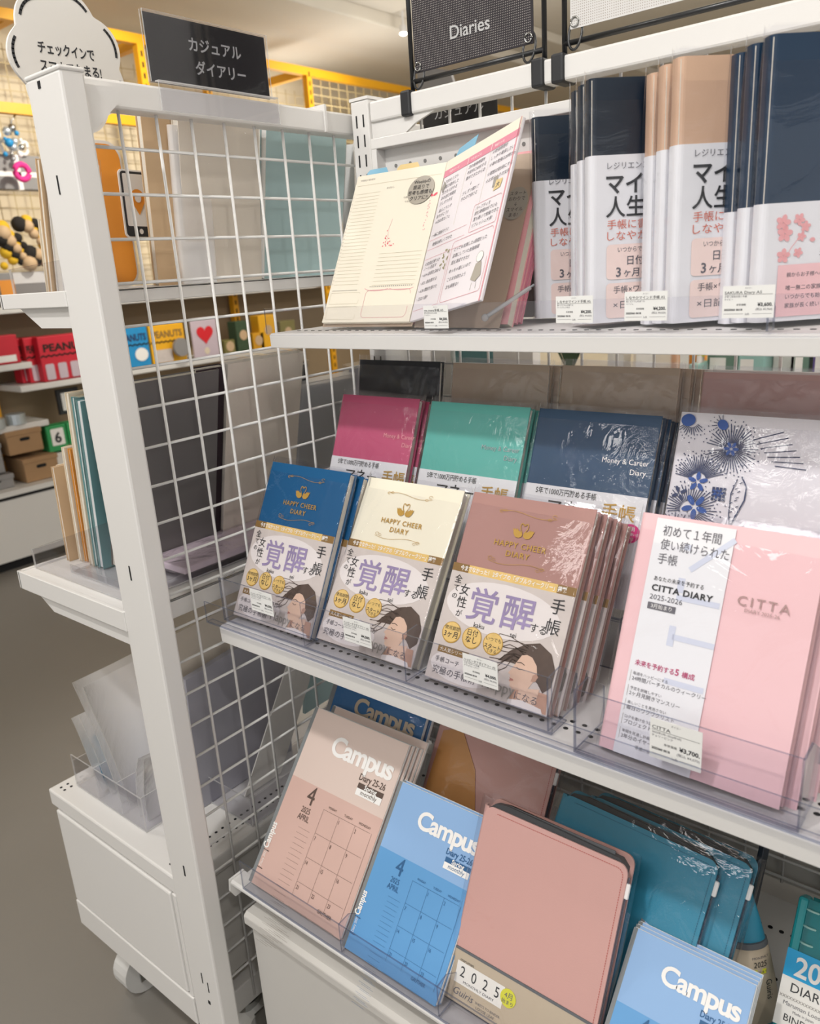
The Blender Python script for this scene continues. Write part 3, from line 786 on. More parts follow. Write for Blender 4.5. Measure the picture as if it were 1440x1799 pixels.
# --- back row of the middle shelf
for (lab, loc, cov, w, n) in (('black', (-0.845, 0.868, 0.937), 'black_cover', 0.156, 0), ('taupe', (-0.668, 0.868, 0.936), 'taupe_cover', 0.153, 1), ('second taupe', (-0.497, 0.868, 0.937), 'taupe_cover', 0.152, 2), ('dusty pink', (-0.318, 0.866, 0.934), 'dusty_pink_cover', 0.20, 1)):
    txt = {'black': 'black diary in clear film behind the rose pink ones', 'taupe': 'taupe diary in clear film behind the mint green ones', 'second taupe': 'taupe diary in clear film behind the dark blue ones', 'dusty pink': 'dusty pink diary in clear film behind the white floral ones'}[lab]
    b = book('plain_diary', txt+', front copy' if n else txt, loc, 10, 0, w, 0.212, 0.010, cov, wrap='film_old', group='plain diaries in the back row')
    pile(b, 0.0135, [txt+', second copy', txt+', third copy'][:n], dx=0.008)

# --- pale pink diary with a vertical strip
def citta(g):
    g.rect(0.0165, 0, 0.087, 0.216, 'band_white', Y0)
    for x0, z0, x1, z1 in ((0.046, 0.153, 0.052, 0.166), (0.047, 0.146, 0.085, 0.151), (0.046, 0.105, 0.052, 0.123), (0.05, 0.111, 0.087, 0.116), (0.05, 0.072, 0.085, 0.077), (0.046, 0.191, 0.052, 0.196)): g.rect(x0, z0, x1, z1, 'band_pale_blue', Y1)
    g.line([(0.055, 0.175), (0.087, 0.206)], 0.005, 'band_pale_blue', Y1)  # pale blue bars and a diagonal on the white strip
    T = lambda s, x, z, q, m='ink', **k: g.text(s, x, z, q, m, Y2, **k)
    T('初めて１年間', 0.024, 0.2015, 0.0105, 'ink_soft', fit=0.052); T('使い続けられた', 0.024, 0.189, 0.0105, 'ink_soft', fit=0.061); T('手帳', 0.024, 0.176, 0.0105, 'ink_soft', fit=0.018)
    T('あなたの未来を予約する', 0.024, 0.1598, 0.0048, fit=0.045); T('CITTA DIARY', 0.0235, 0.1505, 0.0078, fit=0.055, bold=0.03, sp=1.1); T('2025-2026', 0.0232, 0.1425, 0.0066, 'ink_soft', fit=0.03)
    g.rect(0.0228, 0.1335, 0.0485, 0.1395, 'ink_soft', Y2); g.text('3月始まり', 0.0357, 0.135, 0.0045, 'white_print', Y3, align='C')
    T('未来を予約する', 0.0215, 0.0815, 0.0058, 'magenta_print', fit=0.036, bold=0.01); T('5', 0.0585, 0.0815, 0.008, 'magenta_print', bold=0.02); T('構成', 0.0645, 0.0815, 0.0058, 'magenta_print', bold=0.01)
    for s1, s2, z in (('毎週をハッピーにする', '24時間バーチカルのウィークリー', .074), ('予定を俯瞰しやすい', '2ヶ月見開きマンスリー', .0605), ('楽しいことを見逃さない', '毎日のワクワクリスト', .0475), ('ログを書け合う記録', 'プロジェクトシート', .0345), ('年間を見通し計画的に', '3年分のイヤープラン', .0215)):
        T(s1, 0.0215, z-0.0015, 0.0033, 'ink_soft'); T(s2, 0.0215, z-0.0065, 0.0045, 'ink_soft'); g.line([(0.0195, z-0.008), (0.0195, z+0.002)], 0.0003, 'ink_grey', Y2)
    T('手帳が続く♪', 0.036, 0.0085, 0.0038, 'ink_soft')
    T('CITTA', 0.1195, 0.1535, 0.0115, 'citta_print', align='C', fit=0.042, sp=1.3); T('DIARY 2025-26', 0.1195, 0.1485, 0.0042, 'citta_print', align='C', fit=0.028)
b = book('strip_diary', 'pale pink diary with white vertical text strip, front copy on the middle shelf', (-0.289, 0.587, 0.845), 23, -1, 0.159, 0.219, 0.014, 'citta_pink', design=citta, r=0.005, group='pale pink diaries')
pile(b, 0.018, ['second pale pink diary behind the one with the text strip', 'third pale pink diary, rearmost of that stack'], dx=0.009)

# --- monthly planners on the deck
def campus(w, h, top, low, ink, full=True):
    def f(g):
        k = w/0.179
        sp = h*0.605
        g.rect(0.006*k, sp, w, h, top, Y0+0.0008); g.rect(0.006*k, 0, w, sp, low, Y0+0.0008)
        y = Y0
        g.text('Campus', 0.056*k, 0.796*h, 0.037*k, 'white_print', y, fit=0.114*k, bold=0.028, sp=0.9)
        g.text('Diary 25-26', 0.166*k, 0.735*h, 0.0125*k, ink, y, align='R', fit=0.046*k, bold=0.01)
        g.rect(0.122*k, 0.694*h, 0.167*k, 0.722*h, ink, y); g.text('Spring', 0.145*k, 0.698*h, 0.0088*k, 'white_print', y-0.0003, align='C', bold=0.02)
        g.rect(0.122*k, 0.658*h, 0.167*k, 0.694*h, 'white_print', y); g.text('monthly', 0.145*k, 0.667*h, 0.0088*k, ink, y-0.0003, align='C')
        g.text('4', 0.053*k, 0.50*h, 0.036*k, ink, y, align='C', sx=0.85); g.text('2025', 0.0525*k, 0.452*h, 0.0115*k, ink, y, align='C', sx=0.75); g.text('APRIL', 0.053*k, 0.412*h, 0.0115*k, ink, y, align='C', sx=0.75)
        x0, x1 = 0.0815*k, w-0.008*k
        cw = 0.0295*k; rh = 0.128*h; zt = 0.515*h
        for i in range(4):
            if x0+cw*i < w: g.line([(x0+cw*i, 0.06*h), (x0+cw*i, zt)], 0.0003, ink, y)
        for j in range(5): g.line([(x0, zt-rh*j), (x1-0.004*k, zt-rh*j)], 0.0003, ink, y)
        for i, s in enumerate(('MONDAY', 'TUESDAY', 'WEDNESDAY')): g.text(s, x0+cw*i+cw*0.5, zt+0.004*k, 0.0044*k, ink, y, align='C', sx=0.8)
        n = 1
        for j in range(4):
            for i in range(3):
                d = j*7+i
                if d >= 1: g.text(str(d), x0+cw*i+0.002*k, zt-rh*j-0.009*k, 0.0075*k, ink, y, sx=0.7)
        for i in range(22): g.line([(0.05*k, 0.375*h-0.0072*i*k), (0.073*k, 0.375*h-0.0072*i*k)], 0.00022, ink, y)
        g.text('Campus', 0.0125*k, 0.195*h, 0.0145*k, 'white_print', y, rot=PI/2, fit=0.036*k, bold=0.03)
        g.text('Diary 2025', 0.0125*k, 0.10*h, 0.006*k, 'white_print', y, rot=PI/2, fit=0.022*k)
        g.line([(0.006*k, 0.185*h), (0.016*k, 0.185*h)], 0.0012, ink, y); g.line([(0.006*k, 0.09*h), (0.016*k, 0.09*h)], 0.0012, ink, y)
        g.text('GAUTHIER', 0.155*k, 0.05*h, 0.007*k, ink, y, align='R', fit=0.025*k)
    return f
b = book('monthly_planner', 'pinkish beige large monthly planner, frontmost copy at the left end of the deck', (-0.794, 0.537, 0.467), 39, 0, 0.179, 0.253, 0.0035, 'campus_pink_top', page='page_white', over=0.0027, design=campus(0.179, 0.253, 'campus_pink_top', 'campus_pink_low', 'campus_ink'), wrap=None, r=0.0005, ct=0.0004, spine=(0.0075, 'campus_spine'), group='monthly planners')
pile(b, 0.0058, ['second pinkish beige planner under the frontmost one', 'third pinkish beige planner in the left stack', 'fourth pinkish beige planner in the left stack', 'rearmost pinkish beige planner of the left stack, pushed up to the right'], dx=0.0032, dz=0.0)[3].location = (-0.781, 0.560, 0.462)
b = book('monthly_planner', 'light blue monthly planner, frontmost between the beige planner and the pink cover', (-0.608, 0.532, 0.467), 39, 0, 0.148, 0.210, 0.004, 'campus_blue_top', page='page_white', over=0.0027, design=campus(0.148, 0.210, 'campus_blue_top', 'campus_blue_low', 'campus_ink_blue'), wrap=None, r=0.0005, ct=0.0004, spine=(0.0065, 'campus_spine'), group='monthly planners')
pile(b, 0.0052, ['second light blue planner behind the frontmost one with the white edge showing'], dx=0.001, dz=0.0025)
b = book('monthly_planner', 'small light blue planner, frontmost of four in the lower right corner', (-0.275, 0.522, 0.463), 45, 0, 0.124, 0.182, 0.0035, 'campus_blue_top', page='page_white', over=0.0027, design=campus(0.124, 0.182, 'campus_blue_top', 'campus_blue_low', 'campus_ink_blue'), wrap=None, r=0.0005, ct=0.0004, spine=(0.0065, 'campus_spine'), group='monthly planners')
pile(b, 0.0042, ['second small light blue planner of the lower right stack', 'third small light blue planner of the lower right stack', 'rearmost small light blue planner of the lower right stack'], dx=0.0004, dz=0.0036)
b = book('monthly_planner', 'deep blue large planner leaning in the shade behind the beige stack', (-0.803, 0.612, 0.470), 33, 0, 0.179, 0.253, 0.006, 'campus_navy_top', page='page_white', over=0.0027, design=lambda g: g.text('Campus', 0.052, 0.214, 0.037, 'kraft', Y0, fit=0.114, bold=0.028, sp=0.9), wrap='film', r=0.0005, ct=0.0004, spine=(0.0075, 'campus_spine'), group='monthly planners')
pile(b, 0.0085, ['second deep blue planner behind the first one in the shade'], dx=0.004)

# --- leather-look planners
def planner(name, label, loc, tilt, yaw, w, h, t, cov, st, group=None, flip=False):
    T = thing(name, label, 'planner', loc, (-R(tilt), 0, R(yaw)), group)
    def flap(y0, y1, nm, hh):
        g = G(); g.prism(rrect(0.004, 0, w, hh, 0.011), 'y', y0, y1, cov); return g.build(nm, T, bevel=0.0006)
    f = flap(0, 0.0025, 'front_flap', h); flap(t-0.0025, t, 'back_flap', h+0.008)
    g = G()
    P = [(0.008, 0)]
    for i in range(9): a = R(270-180*i/8); P.append((0.008+0.009*math.cos(a), t/2+(t/2)*math.sin(a)))
    Q = [(0.008+(p[0]-0.008)*0.72, t/2+(p[1]-t/2)*0.78) for p in P]
    P = P[1:]; Q = Q[1:][::-1]
    PP = P+Q; n = len(PP); hh = len(P)
    vs = [(p[0], p[1], 0.001) for p in PP]+[(p[0], p[1], h-0.001) for p in PP]
    fs = [(i, (i+1) % n, n+(i+1) % n, n+i) for i in range(n)]
    for i in range(hh-1):
        j = n-1-i; fs.append((i, j, j-1, i+1)); fs.append((n+i, n+i+1, n+j-1, n+j))
    g.add(vs, fs, cov); g.build('spine', T, smooth=False)
    g = G(); g.prism([(0.006, 0.003), (w-0.004, 0.003), (w-0.004, h-0.004), (w-0.012, h+0.003), (w*0.5, h+0.0055), (0.03, h+0.0065), (0.014, h+0.004), (0.006, h-0.004)], 'y', 0.0028, t-0.0028, 'black_plastic'); g.build('lining', T, bevel=0.0015)
    g = G(); g.box(0.03, t*0.45, h*0.5, w-0.02, t*0.5, h+0.007, 'elastic_grey'); g.build('inner_pocket', T)
    g = G(); g.box(w-0.005, 0.0038, h*0.08, w+0.0015, 0.0052, h-0.012, 'acrylic_edge'); g.build('zip_pocket', T)
    g = G(); g.box(w-0.002, 0.0020, h-0.034, w+0.004, 0.0065, h-0.018, 'white_print'); g.build('zip_slider', T, bevel=0.0015)
    g = G(); ring = rrect(0.014, 0.004, w-0.0045, h-0.0055, 0.008)
    ring = ring+[ring[0]]
    for a, b2 in zip(ring[:-1], ring[1:]):
        a = Vector(a); b2 = Vector(b2); L = (b2-a).length; n = max(1, int(L/0.0026))
        if a.x < 0.02 and b2.x < 0.02: continue
        for i in range(n):
            p = a+(b2-a)*(i/n); q = a+(b2-a)*((i+0.55)/n); g.line([(p.x, p.y), (q.x, q.y)], 0.0009, st, -0.0004)
    stuff(g.build('stitching', f))
    g = G(); a = 0.003; P = rrect(-a-0.001, -a, w+a+0.003, t+a, 0.006); n = len(P)
    vs = [(p[0], p[1], z) for z in (-0.0008, h*0.5, h+0.010) for p in P]
    fs = [(k*n+i, k*n+(i+1) % n, (k+1)*n+(i+1) % n, (k+1)*n+i) for k in range(2) for i in range(n)]
    g.add(vs, fs, 'film'); g.build('plastic_wrap', T, smooth=True)
    return T
def kraft_band(T, w, t, h1):
    g = G(); g.box(-0.0015, -0.0010, 0, w+0.001, 0.0, h1, 'kraft'); bnd = g.build('paper_band', T)
    g = G(); g.box(-0.0018, -0.0014, h1, w+0.001, 0.0, h1+0.0028, 'elastic_grey'); g.build('elastic_band', T)
    g = G(); y = -0.0013
    g.text('maruman', 0.014, h1-0.0105, 0.005, 'ink', y)
    g.rect(0.011, 0.021, 0.075, 0.045, 'paper', y)
    for i, s in enumerate('2025'): g.text(s, 0.020+0.0155*i, 0.0295, 0.0165, 'ink', y-0.0003, align='C', sx=0.85)
    g.text('MONTHLY DIARY', 0.044, 0.0235, 0.0042, 'ink_soft', y-0.0003, align='C', fit=0.056)
    g.disc(0.081, 0.036, 0.0098, 0.0098, 'sticker_yellow', y-0.0004, 24)
    g.text('4月', 0.081, 0.036, 0.0075, 'ink_soft', y-0.0007, align='C'); g.text('始まり', 0.081, 0.0297, 0.0052, 'ink_soft', y-0.0007, align='C')
    g.text('Guiris', 0.013, 0.0085, 0.0115, 'ink_soft', y, shear=0.3); g.text('SHEETS TO BINDER', 0.043, 0.0105, 0.0038, 'ink_soft', y); g.text('LOOSE LEAF', 0.045, 0.0055, 0.0045, 'ink_soft', y)
    g.build('band_print', bnd)
p = planner('leather_planner', 'salmon pink stitched planner with kraft 2025 band standing in the deck centre', (-0.464, 0.552, 0.466), 26, 0, 0.182, 0.223, 0.017, 'planner_pink', 'stitch_pink')
kraft_band(p, 0.182, 0.017, 0.056)
planner('leather_planner', 'teal stitched zip planner behind the salmon pink one, front copy', (-0.414, 0.578, 0.46), 37, -4, 0.193, 0.25, 0.018, 'planner_teal', 'stitch_teal', 'teal planners')
planner('leather_planner', 'second teal zip planner, rearmost, dark in the shade of the shelf', (-0.384, 0.592, 0.461), 37, -4, 0.193, 0.25, 0.018, 'planner_teal', 'stitch_teal', 'teal planners')
p = planner('leather_planner', 'salmon pink planner in glossy film lying in the shade between blue and teal ones', (-0.612, 0.63, 0.46), 33, 2, 0.184, 0.25, 0.018, 'planner_pink', 'stitch_pink')
g = G(); g.prism([(0.006, 0.12), (0.012, 0.235), (0.04, 0.246), (0.075, 0.20), (0.105, 0.10)], 'y', -0.0012, -0.0006, 'amber_wedge'); g.build('orange_wedge', p)  # flat amber wedge laid over the front flap
# teal planner with a kraft sleeve, its cover bowed, seen from the fore-edge
t = thing('leather_planner', 'teal planner with kraft sleeve seen from its curved edge right of the zip planners', 'planner', (-0.178, 0.727, 0.459), (0, 0, R(40)))
def bowed(g, s0, s1, m, e=0.0):
    n = 12; vs = []; K = 5
    for k in range(K+1):
        q = s0+(s1-s0)*k/K
        hw = 0.034*(1-q**1.5)+0.003+e; cx = -0.006*q
        for i in range(n+1):
            a = PI*i/n; vs.append((cx-hw*math.cos(a), -(0.5*hw+e)*math.sin(a), 0.172*q+0.001))
        for i in range(1, n):
            a = PI*i/n; vs.append((cx+hw*math.cos(a), (0.25*hw+e)*math.sin(a), 0.172*q+0.001))
    N = 2*n
    g.add(vs, [(k*N+i, k*N+(i+1) % N, (k+1)*N+(i+1) % N, (k+1)*N+i) for k in range(K) for i in range(N)]+[list(range(K*N, K*N+N))], m)
g = G(); bowed(g, 0.0, 1.0, 'planner_teal'); g.build('cover', t, smooth=True)
g = G(); bowed(g, 0.06, 0.62, 'kraft', 0.001); sl = g.build('paper_sleeve', t, smooth=True)
g = G(); bowed(g, 0.62, 0.66, 'elastic_grey', 0.0013); g.build('elastic_band', t)
def onsleeve(g, m0):
    for k in range(m0, len(g.v)):
        x, y, z = g.v[k]; q = z/0.172; hw = 0.034*(1-q**1.5)+0.004; u = max(-0.98, min(0.98, (x+0.006*q)/hw))
        g.v[k] = (x, -(0.5*hw+0.001)*math.sqrt(1-u*u)-0.0006, z)
g = G(); g.text('MONTHLY', 0.006, 0.096, 0.004, 'ink_soft', 0, align='C'); g.text('2025', 0.006, 0.086, 0.0095, 'ink', 0, align='C', sx=0.8); g.rect(-0.002, 0.077, 0.013, 0.083, 'sticker_yellow', 0); g.text('4月始まり', 0.006, 0.0785, 0.0036, 'ink_soft', 0, align='C'); g.text('Guiris', 0.013, 0.068, 0.0105, 'ink', 0, rot=-PI/2+0.1, shear=0.3); g.text('SHEETS', -0.018, 0.07, 0.004, 'ink_soft', 0); g.text('LOOSE', -0.018, 0.063, 0.004, 'ink_soft', 0)
onsleeve(g, 0); g.build('sleeve_print', sl)

# clear teal ring binder lower right
t = thing('ring_binder', 'clear teal ring binder with a cyan and white 2025 insert at the right edge', 'binder', (-0.143, 0.66, 0.459), (-R(33), 0, R(0)))
g = G(); g.box(0, 0, 0, 0.010, 0.028, 0.19, 'binder_teal'); g.build('spine', t, bevel=0.003)
g = G(); g.box(0.010, 0.0, 0, 0.17, 0.001, 0.19, 'teal_clear'); g.build('front_cover', t)
g = G(); g.box(0.010, 0.027, 0, 0.17, 0.028, 0.19, 'teal_clear'); g.build('back_cover', t)
g = G(); g.box(0.014, 0.004, 0.002, 0.165, 0.022, 0.185, 'paper'); g.build('sheets', t)
g = G(); g.rect(0.0, 0.110, 0.165, 0.137, 'cyan_print', -0.0006); g.rect(0.0, 0.062, 0.165, 0.110, 'paper', -0.0006)
g.text('2025', 0.010, 0.1135, 0.0265, 'white_print', -0.001, bold=0.02, sx=0.95); g.text('DIARY', 0.010, 0.097, 0.0125, 'ink', -0.001); g.text('xxxxxxxxxxxxxxxxxxxx', 0.001, 0.0895, 0.006, 'ink_grey', -0.001)
g.text('Maruman Loose Leaf', 0.006, 0.083, 0.0058, 'ink_soft', -0.001); g.text('Made in Japan', 0.016, 0.078, 0.0036, 'ink_soft', -0.001); g.text('BINDER', 0.009, 0.0685, 0.0095, 'ink', -0.001)
g.build('cover_insert', t)
for i in (0, 7, 8, 9):
    g = G(); g.tube([(0.016+0.009*math.cos(R(a)), 0.012+0.014*math.sin(R(a)), 0.03+0.0166*i) for a in range(-200, 30, 23)], 0.0012, 'mint_bin', 6); g.build('ring', t, smooth=True)
# dark blue folder seen on edge behind
t = thing('slim_folder', 'slim dark navy folder leaning edge-on right behind the teal planners', 'folder', (-0.197, 0.70, 0.459), (-R(33), 0, 0))
g = G(); g.box(0, 0, 0, 0.006, 0.03, 0.235, 'navy_leather'); g.build('cover', t, bevel=0.001)
g = G(); g.box(0.0015, 0.003, 0.003, 0.0045, 0.032, 0.2355, 'page_white'); g.build('page_block', t)

# ------------------------------------------------------------------ top shelf diaries
def mind(g):
    T = lambda s, x, z, q, m='ink', **k: g.text(s, x, z, q, m, Y0, **k)
    T('レジリエンストレーニング', 0.0165, 0.1435, 0.0072, 'ink_soft', fit=0.086)
    T('マインド', 0.0155, 0.1225, 0.0205, 'ink', bold=0.02, fit=0.078); T('人生を変', 0.0155, 0.1015, 0.0205, 'ink', bold=0.012, fit=0.082)
    T('手帳に書くだけで', 0.017, 0.0895, 0.0095, 'coral_print', fit=0.082); T('しなやかに心が', 0.017, 0.079, 0.0095, 'coral_print', fit=0.075)
    g.poly(rrect(0.0165, 0.0415, 0.095, 0.0745, 0.004), 'peach_box', Y0); g.poly(rrect(0.0165, 0.004, 0.095, 0.038, 0.004), 'peach_box', Y0)
    g.text('いつからでも始められる', 0.028, 0.0672, 0.0058, 'ink_soft', Y1, fit=0.056); g.text('日付なし', 0.038, 0.0555, 0.0095, 'ink_soft', Y1, fit=0.036, bold=0.01); g.text('3', 0.0265, 0.044, 0.0125, 'ink_soft', Y1, bold=0.02); g.text('ヶ月の手帳', 0.0345, 0.044, 0.0092, 'ink_soft', Y1, fit=0.045, bold=0.01)
    g.text('手帳×ワークブック', 0.024, 0.0285, 0.0078, 'ink_soft', Y1, fit=0.066); g.text('×日記が 1 冊', 0.024, 0.0135, 0.0085, 'ink_soft', Y1, fit=0.06)
def sakura(g):
    T = lambda s, x, z, q, m='ink', **k: g.text(s, x, z, q, m, Y0, **k)
    T('より', 0.053, 0.079, 0.016, 'ink'); T('うれしい', 0.053, 0.064, 0.016, 'ink'); T('子どもの', 0.053, 0.052, 0.006, 'ink_soft')
    for cx, cz, s in ((0.019, 0.082, 0.0065), (0.021, 0.073, 0.0068), (0.033, 0.084, 0.005), (0.039, 0.078, 0.0045), (0.036, 0.070, 0.004), (0.021, 0.055, 0.006), (0.034, 0.057, 0.0042)):
        for i in range(5):
            a = 2*PI*i/5+cx*70; g.disc(cx+s*0.55*math.cos(a), cz+s*0.55*math.sin(a), s*0.5, s*0.36, 'petal_pink', Y0, 10, a)
    g.line([(0.021, 0.05), (0.028, 0.062), (0.033, 0.068), (0.039, 0.076)], 0.0006, 'petal_pink', Y0); g.disc(0.046, 0.067, 0.0024, 0.0018, 'petal_pink', Y0, 10)
    g.rect(0.017, 0.004, 0.147, 0.0475, 'pink_box', Y0)
    T2 = lambda s, z, q: g.text(s, 0.025, z, q, 'ink_soft', Y1)
    T2('親からお子様への愛情が詰まった', 0.0375, 0.0042); T2('唯一無二の家族の記録。', 0.0265, 0.0046); T2('いつからでも始められる日記と', 0.019, 0.0046); T2('家族が長く続いていくために。', 0.0115, 0.0046)
b = book('mind_diary', 'single navy diary with white lettered band, leftmost, set back on the top shelf', (-0.483, 0.822, 1.21), 2, 40, 0.15, 0.213, 0.018, 'navy_leather', band=(0, 0.148, 'band_white'), design=mind, r=0.006, group='wrapped diaries on the top shelf')
b = book('mind_diary', 'navy diary with white lettered band, frontmost of the second stack on the top shelf', (-0.380, 0.75, 1.21), 0, 48, 0.15, 0.2225, 0.018, 'navy_leather', band=(0, 0.156, 'band_white'), design=mind, r=0.006, group='wrapped diaries on the top shelf')
def pile2(front, vecs, labels):
    for v, lb in zip(vecs, labels): dup(front, lb, Vector(front.location)+Vector(v))
pile2(b, [(-0.0150, 0.0124, -0.001), (-0.0290, 0.0257, -0.002)], ['second navy diary of the stack left of the beige leather ones', 'rearmost navy diary of the stack left of the beige leather ones'])
b = book('mind_diary', 'beige leather diary with white lettered band, frontmost beige copy', (-0.294, 0.745, 1.21), 0, 48, 0.15, 0.2235, 0.018, 'beige_leather', band=(0, 0.154, 'band_white'), design=mind, r=0.006, group='wrapped diaries on the top shelf')
pile2(b, [(-0.0175, 0.0125, -0.001), (-0.0345, 0.025, -0.003)], ['second beige leather diary just behind the frontmost beige one', 'rearmost beige leather diary beside the navy cover'])
b = book('sakura_diary', 'navy diary with cherry blossom band at the right end of the top shelf', (-0.219, 0.745, 1.21), 0, 44, 0.15, 0.225, 0.018, 'sakura_navy', band=(0, 0.098, 'band_white'), design=sakura, r=0.006, group='wrapped diaries on the top shelf')
pile2(b, [(-0.0175, 0.0125, -0.001), (-0.034, 0.025, -0.003)], ['second cherry blossom diary behind the frontmost one', 'rearmost cherry blossom diary, only its navy spine showing'])

# --- open sample notebook
nb = thing('open_notebook', 'open sample notebook with ruled cream page and handwritten page on the top shelf', 'notebook', (-0.764, 0.752, 1.214), (-R(27), 0, 0))
g = G(); g.box(0, 0, 0, 0.147, 0.006, 0.203, 'paper_cream'); lp = g.build('left_pages', nb, bevel=0.001)
g = G(); y = -0.0003
g.text('WEEKLY REVIEW', 0.008, 0.194, 0.0034, 'ink_grey', y); g.line([(0.004, 0.188), (0.143, 0.188)], 0.0004, 'rule_line', y)
for i in range(27): g.line([(0.006, 0.176-0.0048*i), (0.048, 0.176-0.0048*i)], 0.0004, 'rule_line', y); g.text(str(5+i % 20), 0.0025, 0.1765-0.0048*i, 0.0022, 'ink_grey', y)
for i in range(9): g.line([(0.073, 0.09-0.0052*i), (0.141, 0.09-0.0052*i)], 0.0004, 'rule_line', y)
for x, z, s, q in ((0.058, 0.1785, 'おはなし', .0034), (0.105, 0.180, 'Review', .0034), (0.09, 0.162, '今週の振返り', .0032), (0.094, 0.156, 'できたこと リスト', .0032)): g.text(s, x, z, q, 'ink_grey', y)
for i in range(22): g.rect(0.006+0.002*i, 0.0425, 0.0072+0.002*i, 0.0435, 'ink_grey', y); g.rect(0.07+0.0032*i, 0.046, 0.0718+0.0032*i, 0.0472, 'ink_grey', y)
g.line(rrect(0.005, 0.025, 0.056, 0.040, 0.002)+[(0.056, 0.03)], 0.0004, 'rule_line', y); g.line(rrect(0.005, 0.004, 0.056, 0.021, 0.002)+[(0.056, 0.01)], 0.0004, 'rule_line', y)
g.line(rrect(0.066, 0.006, 0.139, 0.042, 0.006)+[(0.139, 0.02)], 0.0005, 'rose_line', y)
for q in (-1, 1): g.ringline(0.1025+q*0.02, 0.045, 0.02, 0.004, 0.0006, 'rose_line', y, 200 if q > 0 else 180, 340, 10)
for i in range(18):
    a = random.uniform(0, 1); b_ = random.uniform(0, 1); g.disc(0.075+0.014*a*a*1.6, 0.100+0.03*b_*b_*(1-a), 0.0011, 0.0007, 'red_print', y, 7, a*6)
    g.disc(0.137-0.004*a, 0.115+0.045*b_, 0.0005, 0.0011, 'rose_line', y, 6, a*3)
g.line([(0.078, 0.102), (0.08, 0.112), (0.0785, 0.123), (0.081, 0.136)], 0.0004, 'rose_line', y)
for q in (-1, 1): g.disc(0.138+q*0.003, 0.162, 0.0034, 0.0016, 'red_print', y, 10, q*0.6)
g.build('page_print', lp)
st = G(); st.disc(0.1165, 0.170, 0.0205, 0.0185, 'sticker_taupe', -0.0006); st.disc(0.1165, 0.170, 0.0205, 0.0185, 'sticker_taupe', -0.0012)
for i, s in enumerate(('Weeklyの', '振返りで', '思考も感情も', 'クリアに!!')): st.text(s, 0.1165, 0.1785-0.0072*i, 0.0064, 'ink', -0.0016, align='C')
st.build('round_sticker', lp)
g = G()
g.M = Matrix.Translation((0.148, 0.0, 0)) @ Matrix.Rotation(-R(22), 4, 'Z')
g.box(0, 0, 0, 0.147, 0.004, 0.203, 'paper_lilac'); rp = g.build('right_pages', nb, bevel=0.001)
g = G(); g.M = Matrix.Translation((0.148, 0.0, 0)) @ Matrix.Rotation(-R(22), 4, 'Z'); y = -0.0004
g.rect(0.0, 0.181, 0.147, 0.190, 'rose_bar', y)
g.rect(0.0, 0.190, 0.147, 0.203, 'paper_cream', y)
for x in (0.052, 0.098): g.line([(x, 0.108), (x, 0.181)], 0.0004, 'rule_line', y); g.rect(x-0.0004, 0.181, x+0.0004, 0.19, 'paper', y-0.0002)
for i, s in enumerate(('今週のテーマ', 'やりたいこと', '振返りメモ')): g.text(s, 0.012+0.046*i, 0.1838, 0.0036, 'white_print', y-0.0003)
g.line([(0.1445, 0.0), (0.1445, 0.203)], 0.0022, 'rose_line', y)
hand = [(0.008, .172, 'TODOリスト'), (0.006, .165, '早起き散歩した'), (0.006, .158, 'ヨガを15分やる'), (0.006, .151, '本を読む時間を'), (0.006, .144, '少しずつ作る'), (0.008, .135, '友人とランチ'), (0.006, .128, 'ありがとう!!'), (0.006, .121, '→次は夜カフェ'),
        (0.056, .174, '次の勉強時間を'), (0.056, .167, '午前中に60分する'), (0.056, .160, '集中できたから◎'), (0.068, .151, '↓'), (0.056, .142, '少しずつ慣れて'), (0.056, .135, 'きたので続ける'),
        (0.102, .176, '☆勉強時間を'), (0.102, .169, 'しっかり確保したい'), (0.102, .161, '☆夜の勉強は20時から'), (0.102, .150, '☆朝勉は朝5時にする'), (0.102, .142, '☆お気に入りの文具'),
        (0.006, .104, '一緒に頑張ろう♡'), (0.012, .092, '勉強は楽しくできた'), (0.006, .068, '☆勉強記録つけ'), (0.006, .062, ' ノート見返す'), (0.006, .054, '・6/14 目標を決める'), (0.006, .044, '・6/21 過去問する'), (0.006, .034, '・6/28 模試を受けた'), (0.006, .024, '・次は八割!!'),
        (0.068, .072, 'とっても充実した1週間だった'), (0.068, .064, '目標にしていた勉強時間'), (0.068, .056, '超え達成できた!!'), (0.068, .046, 'めっちゃ嬉しいので'), (0.068, .036, 'このまま続けよう'), (0.068, .027, '次も頑張る!!'),
        (0.094, .113, 'ハーブティを'), (0.094, .107, '飲む時間20分で心も'), (0.094, .100, '落ち着いて勉強できた'), (0.094, .093, 'リフレッシュ大事!')]
for x, z, s in hand: g.text(s, x, z, 0.0052, 'ink_soft', y, shear=0.15, sx=0.92)
for z in (0.1, 0.088, 0.076): g.line([(0.003, z), (0.082, z)], 0.0004, 'rose_line', y)
g.line(rrect(0.09, 0.088, 0.14, 0.12, 0.002)+[(0.14, 0.1)], 0.0005, 'rose_line', y); g.line(rrect(0.062, 0.012, 0.14, 0.084, 0.004)+[(0.14, 0.05)], 0.0005, 'rose_line', y); g.line([(0.003, 0.012), (0.058, 0.012), (0.058, 0.074)], 0.0004, 'rose_line', y)
for i in range(9): g.disc(0.05+0.006*math.sin(i*1.9), 0.078-0.0028*i, 0.0028, 0.0013, 'leaf_print', y-0.0002, 8, i*1.1)
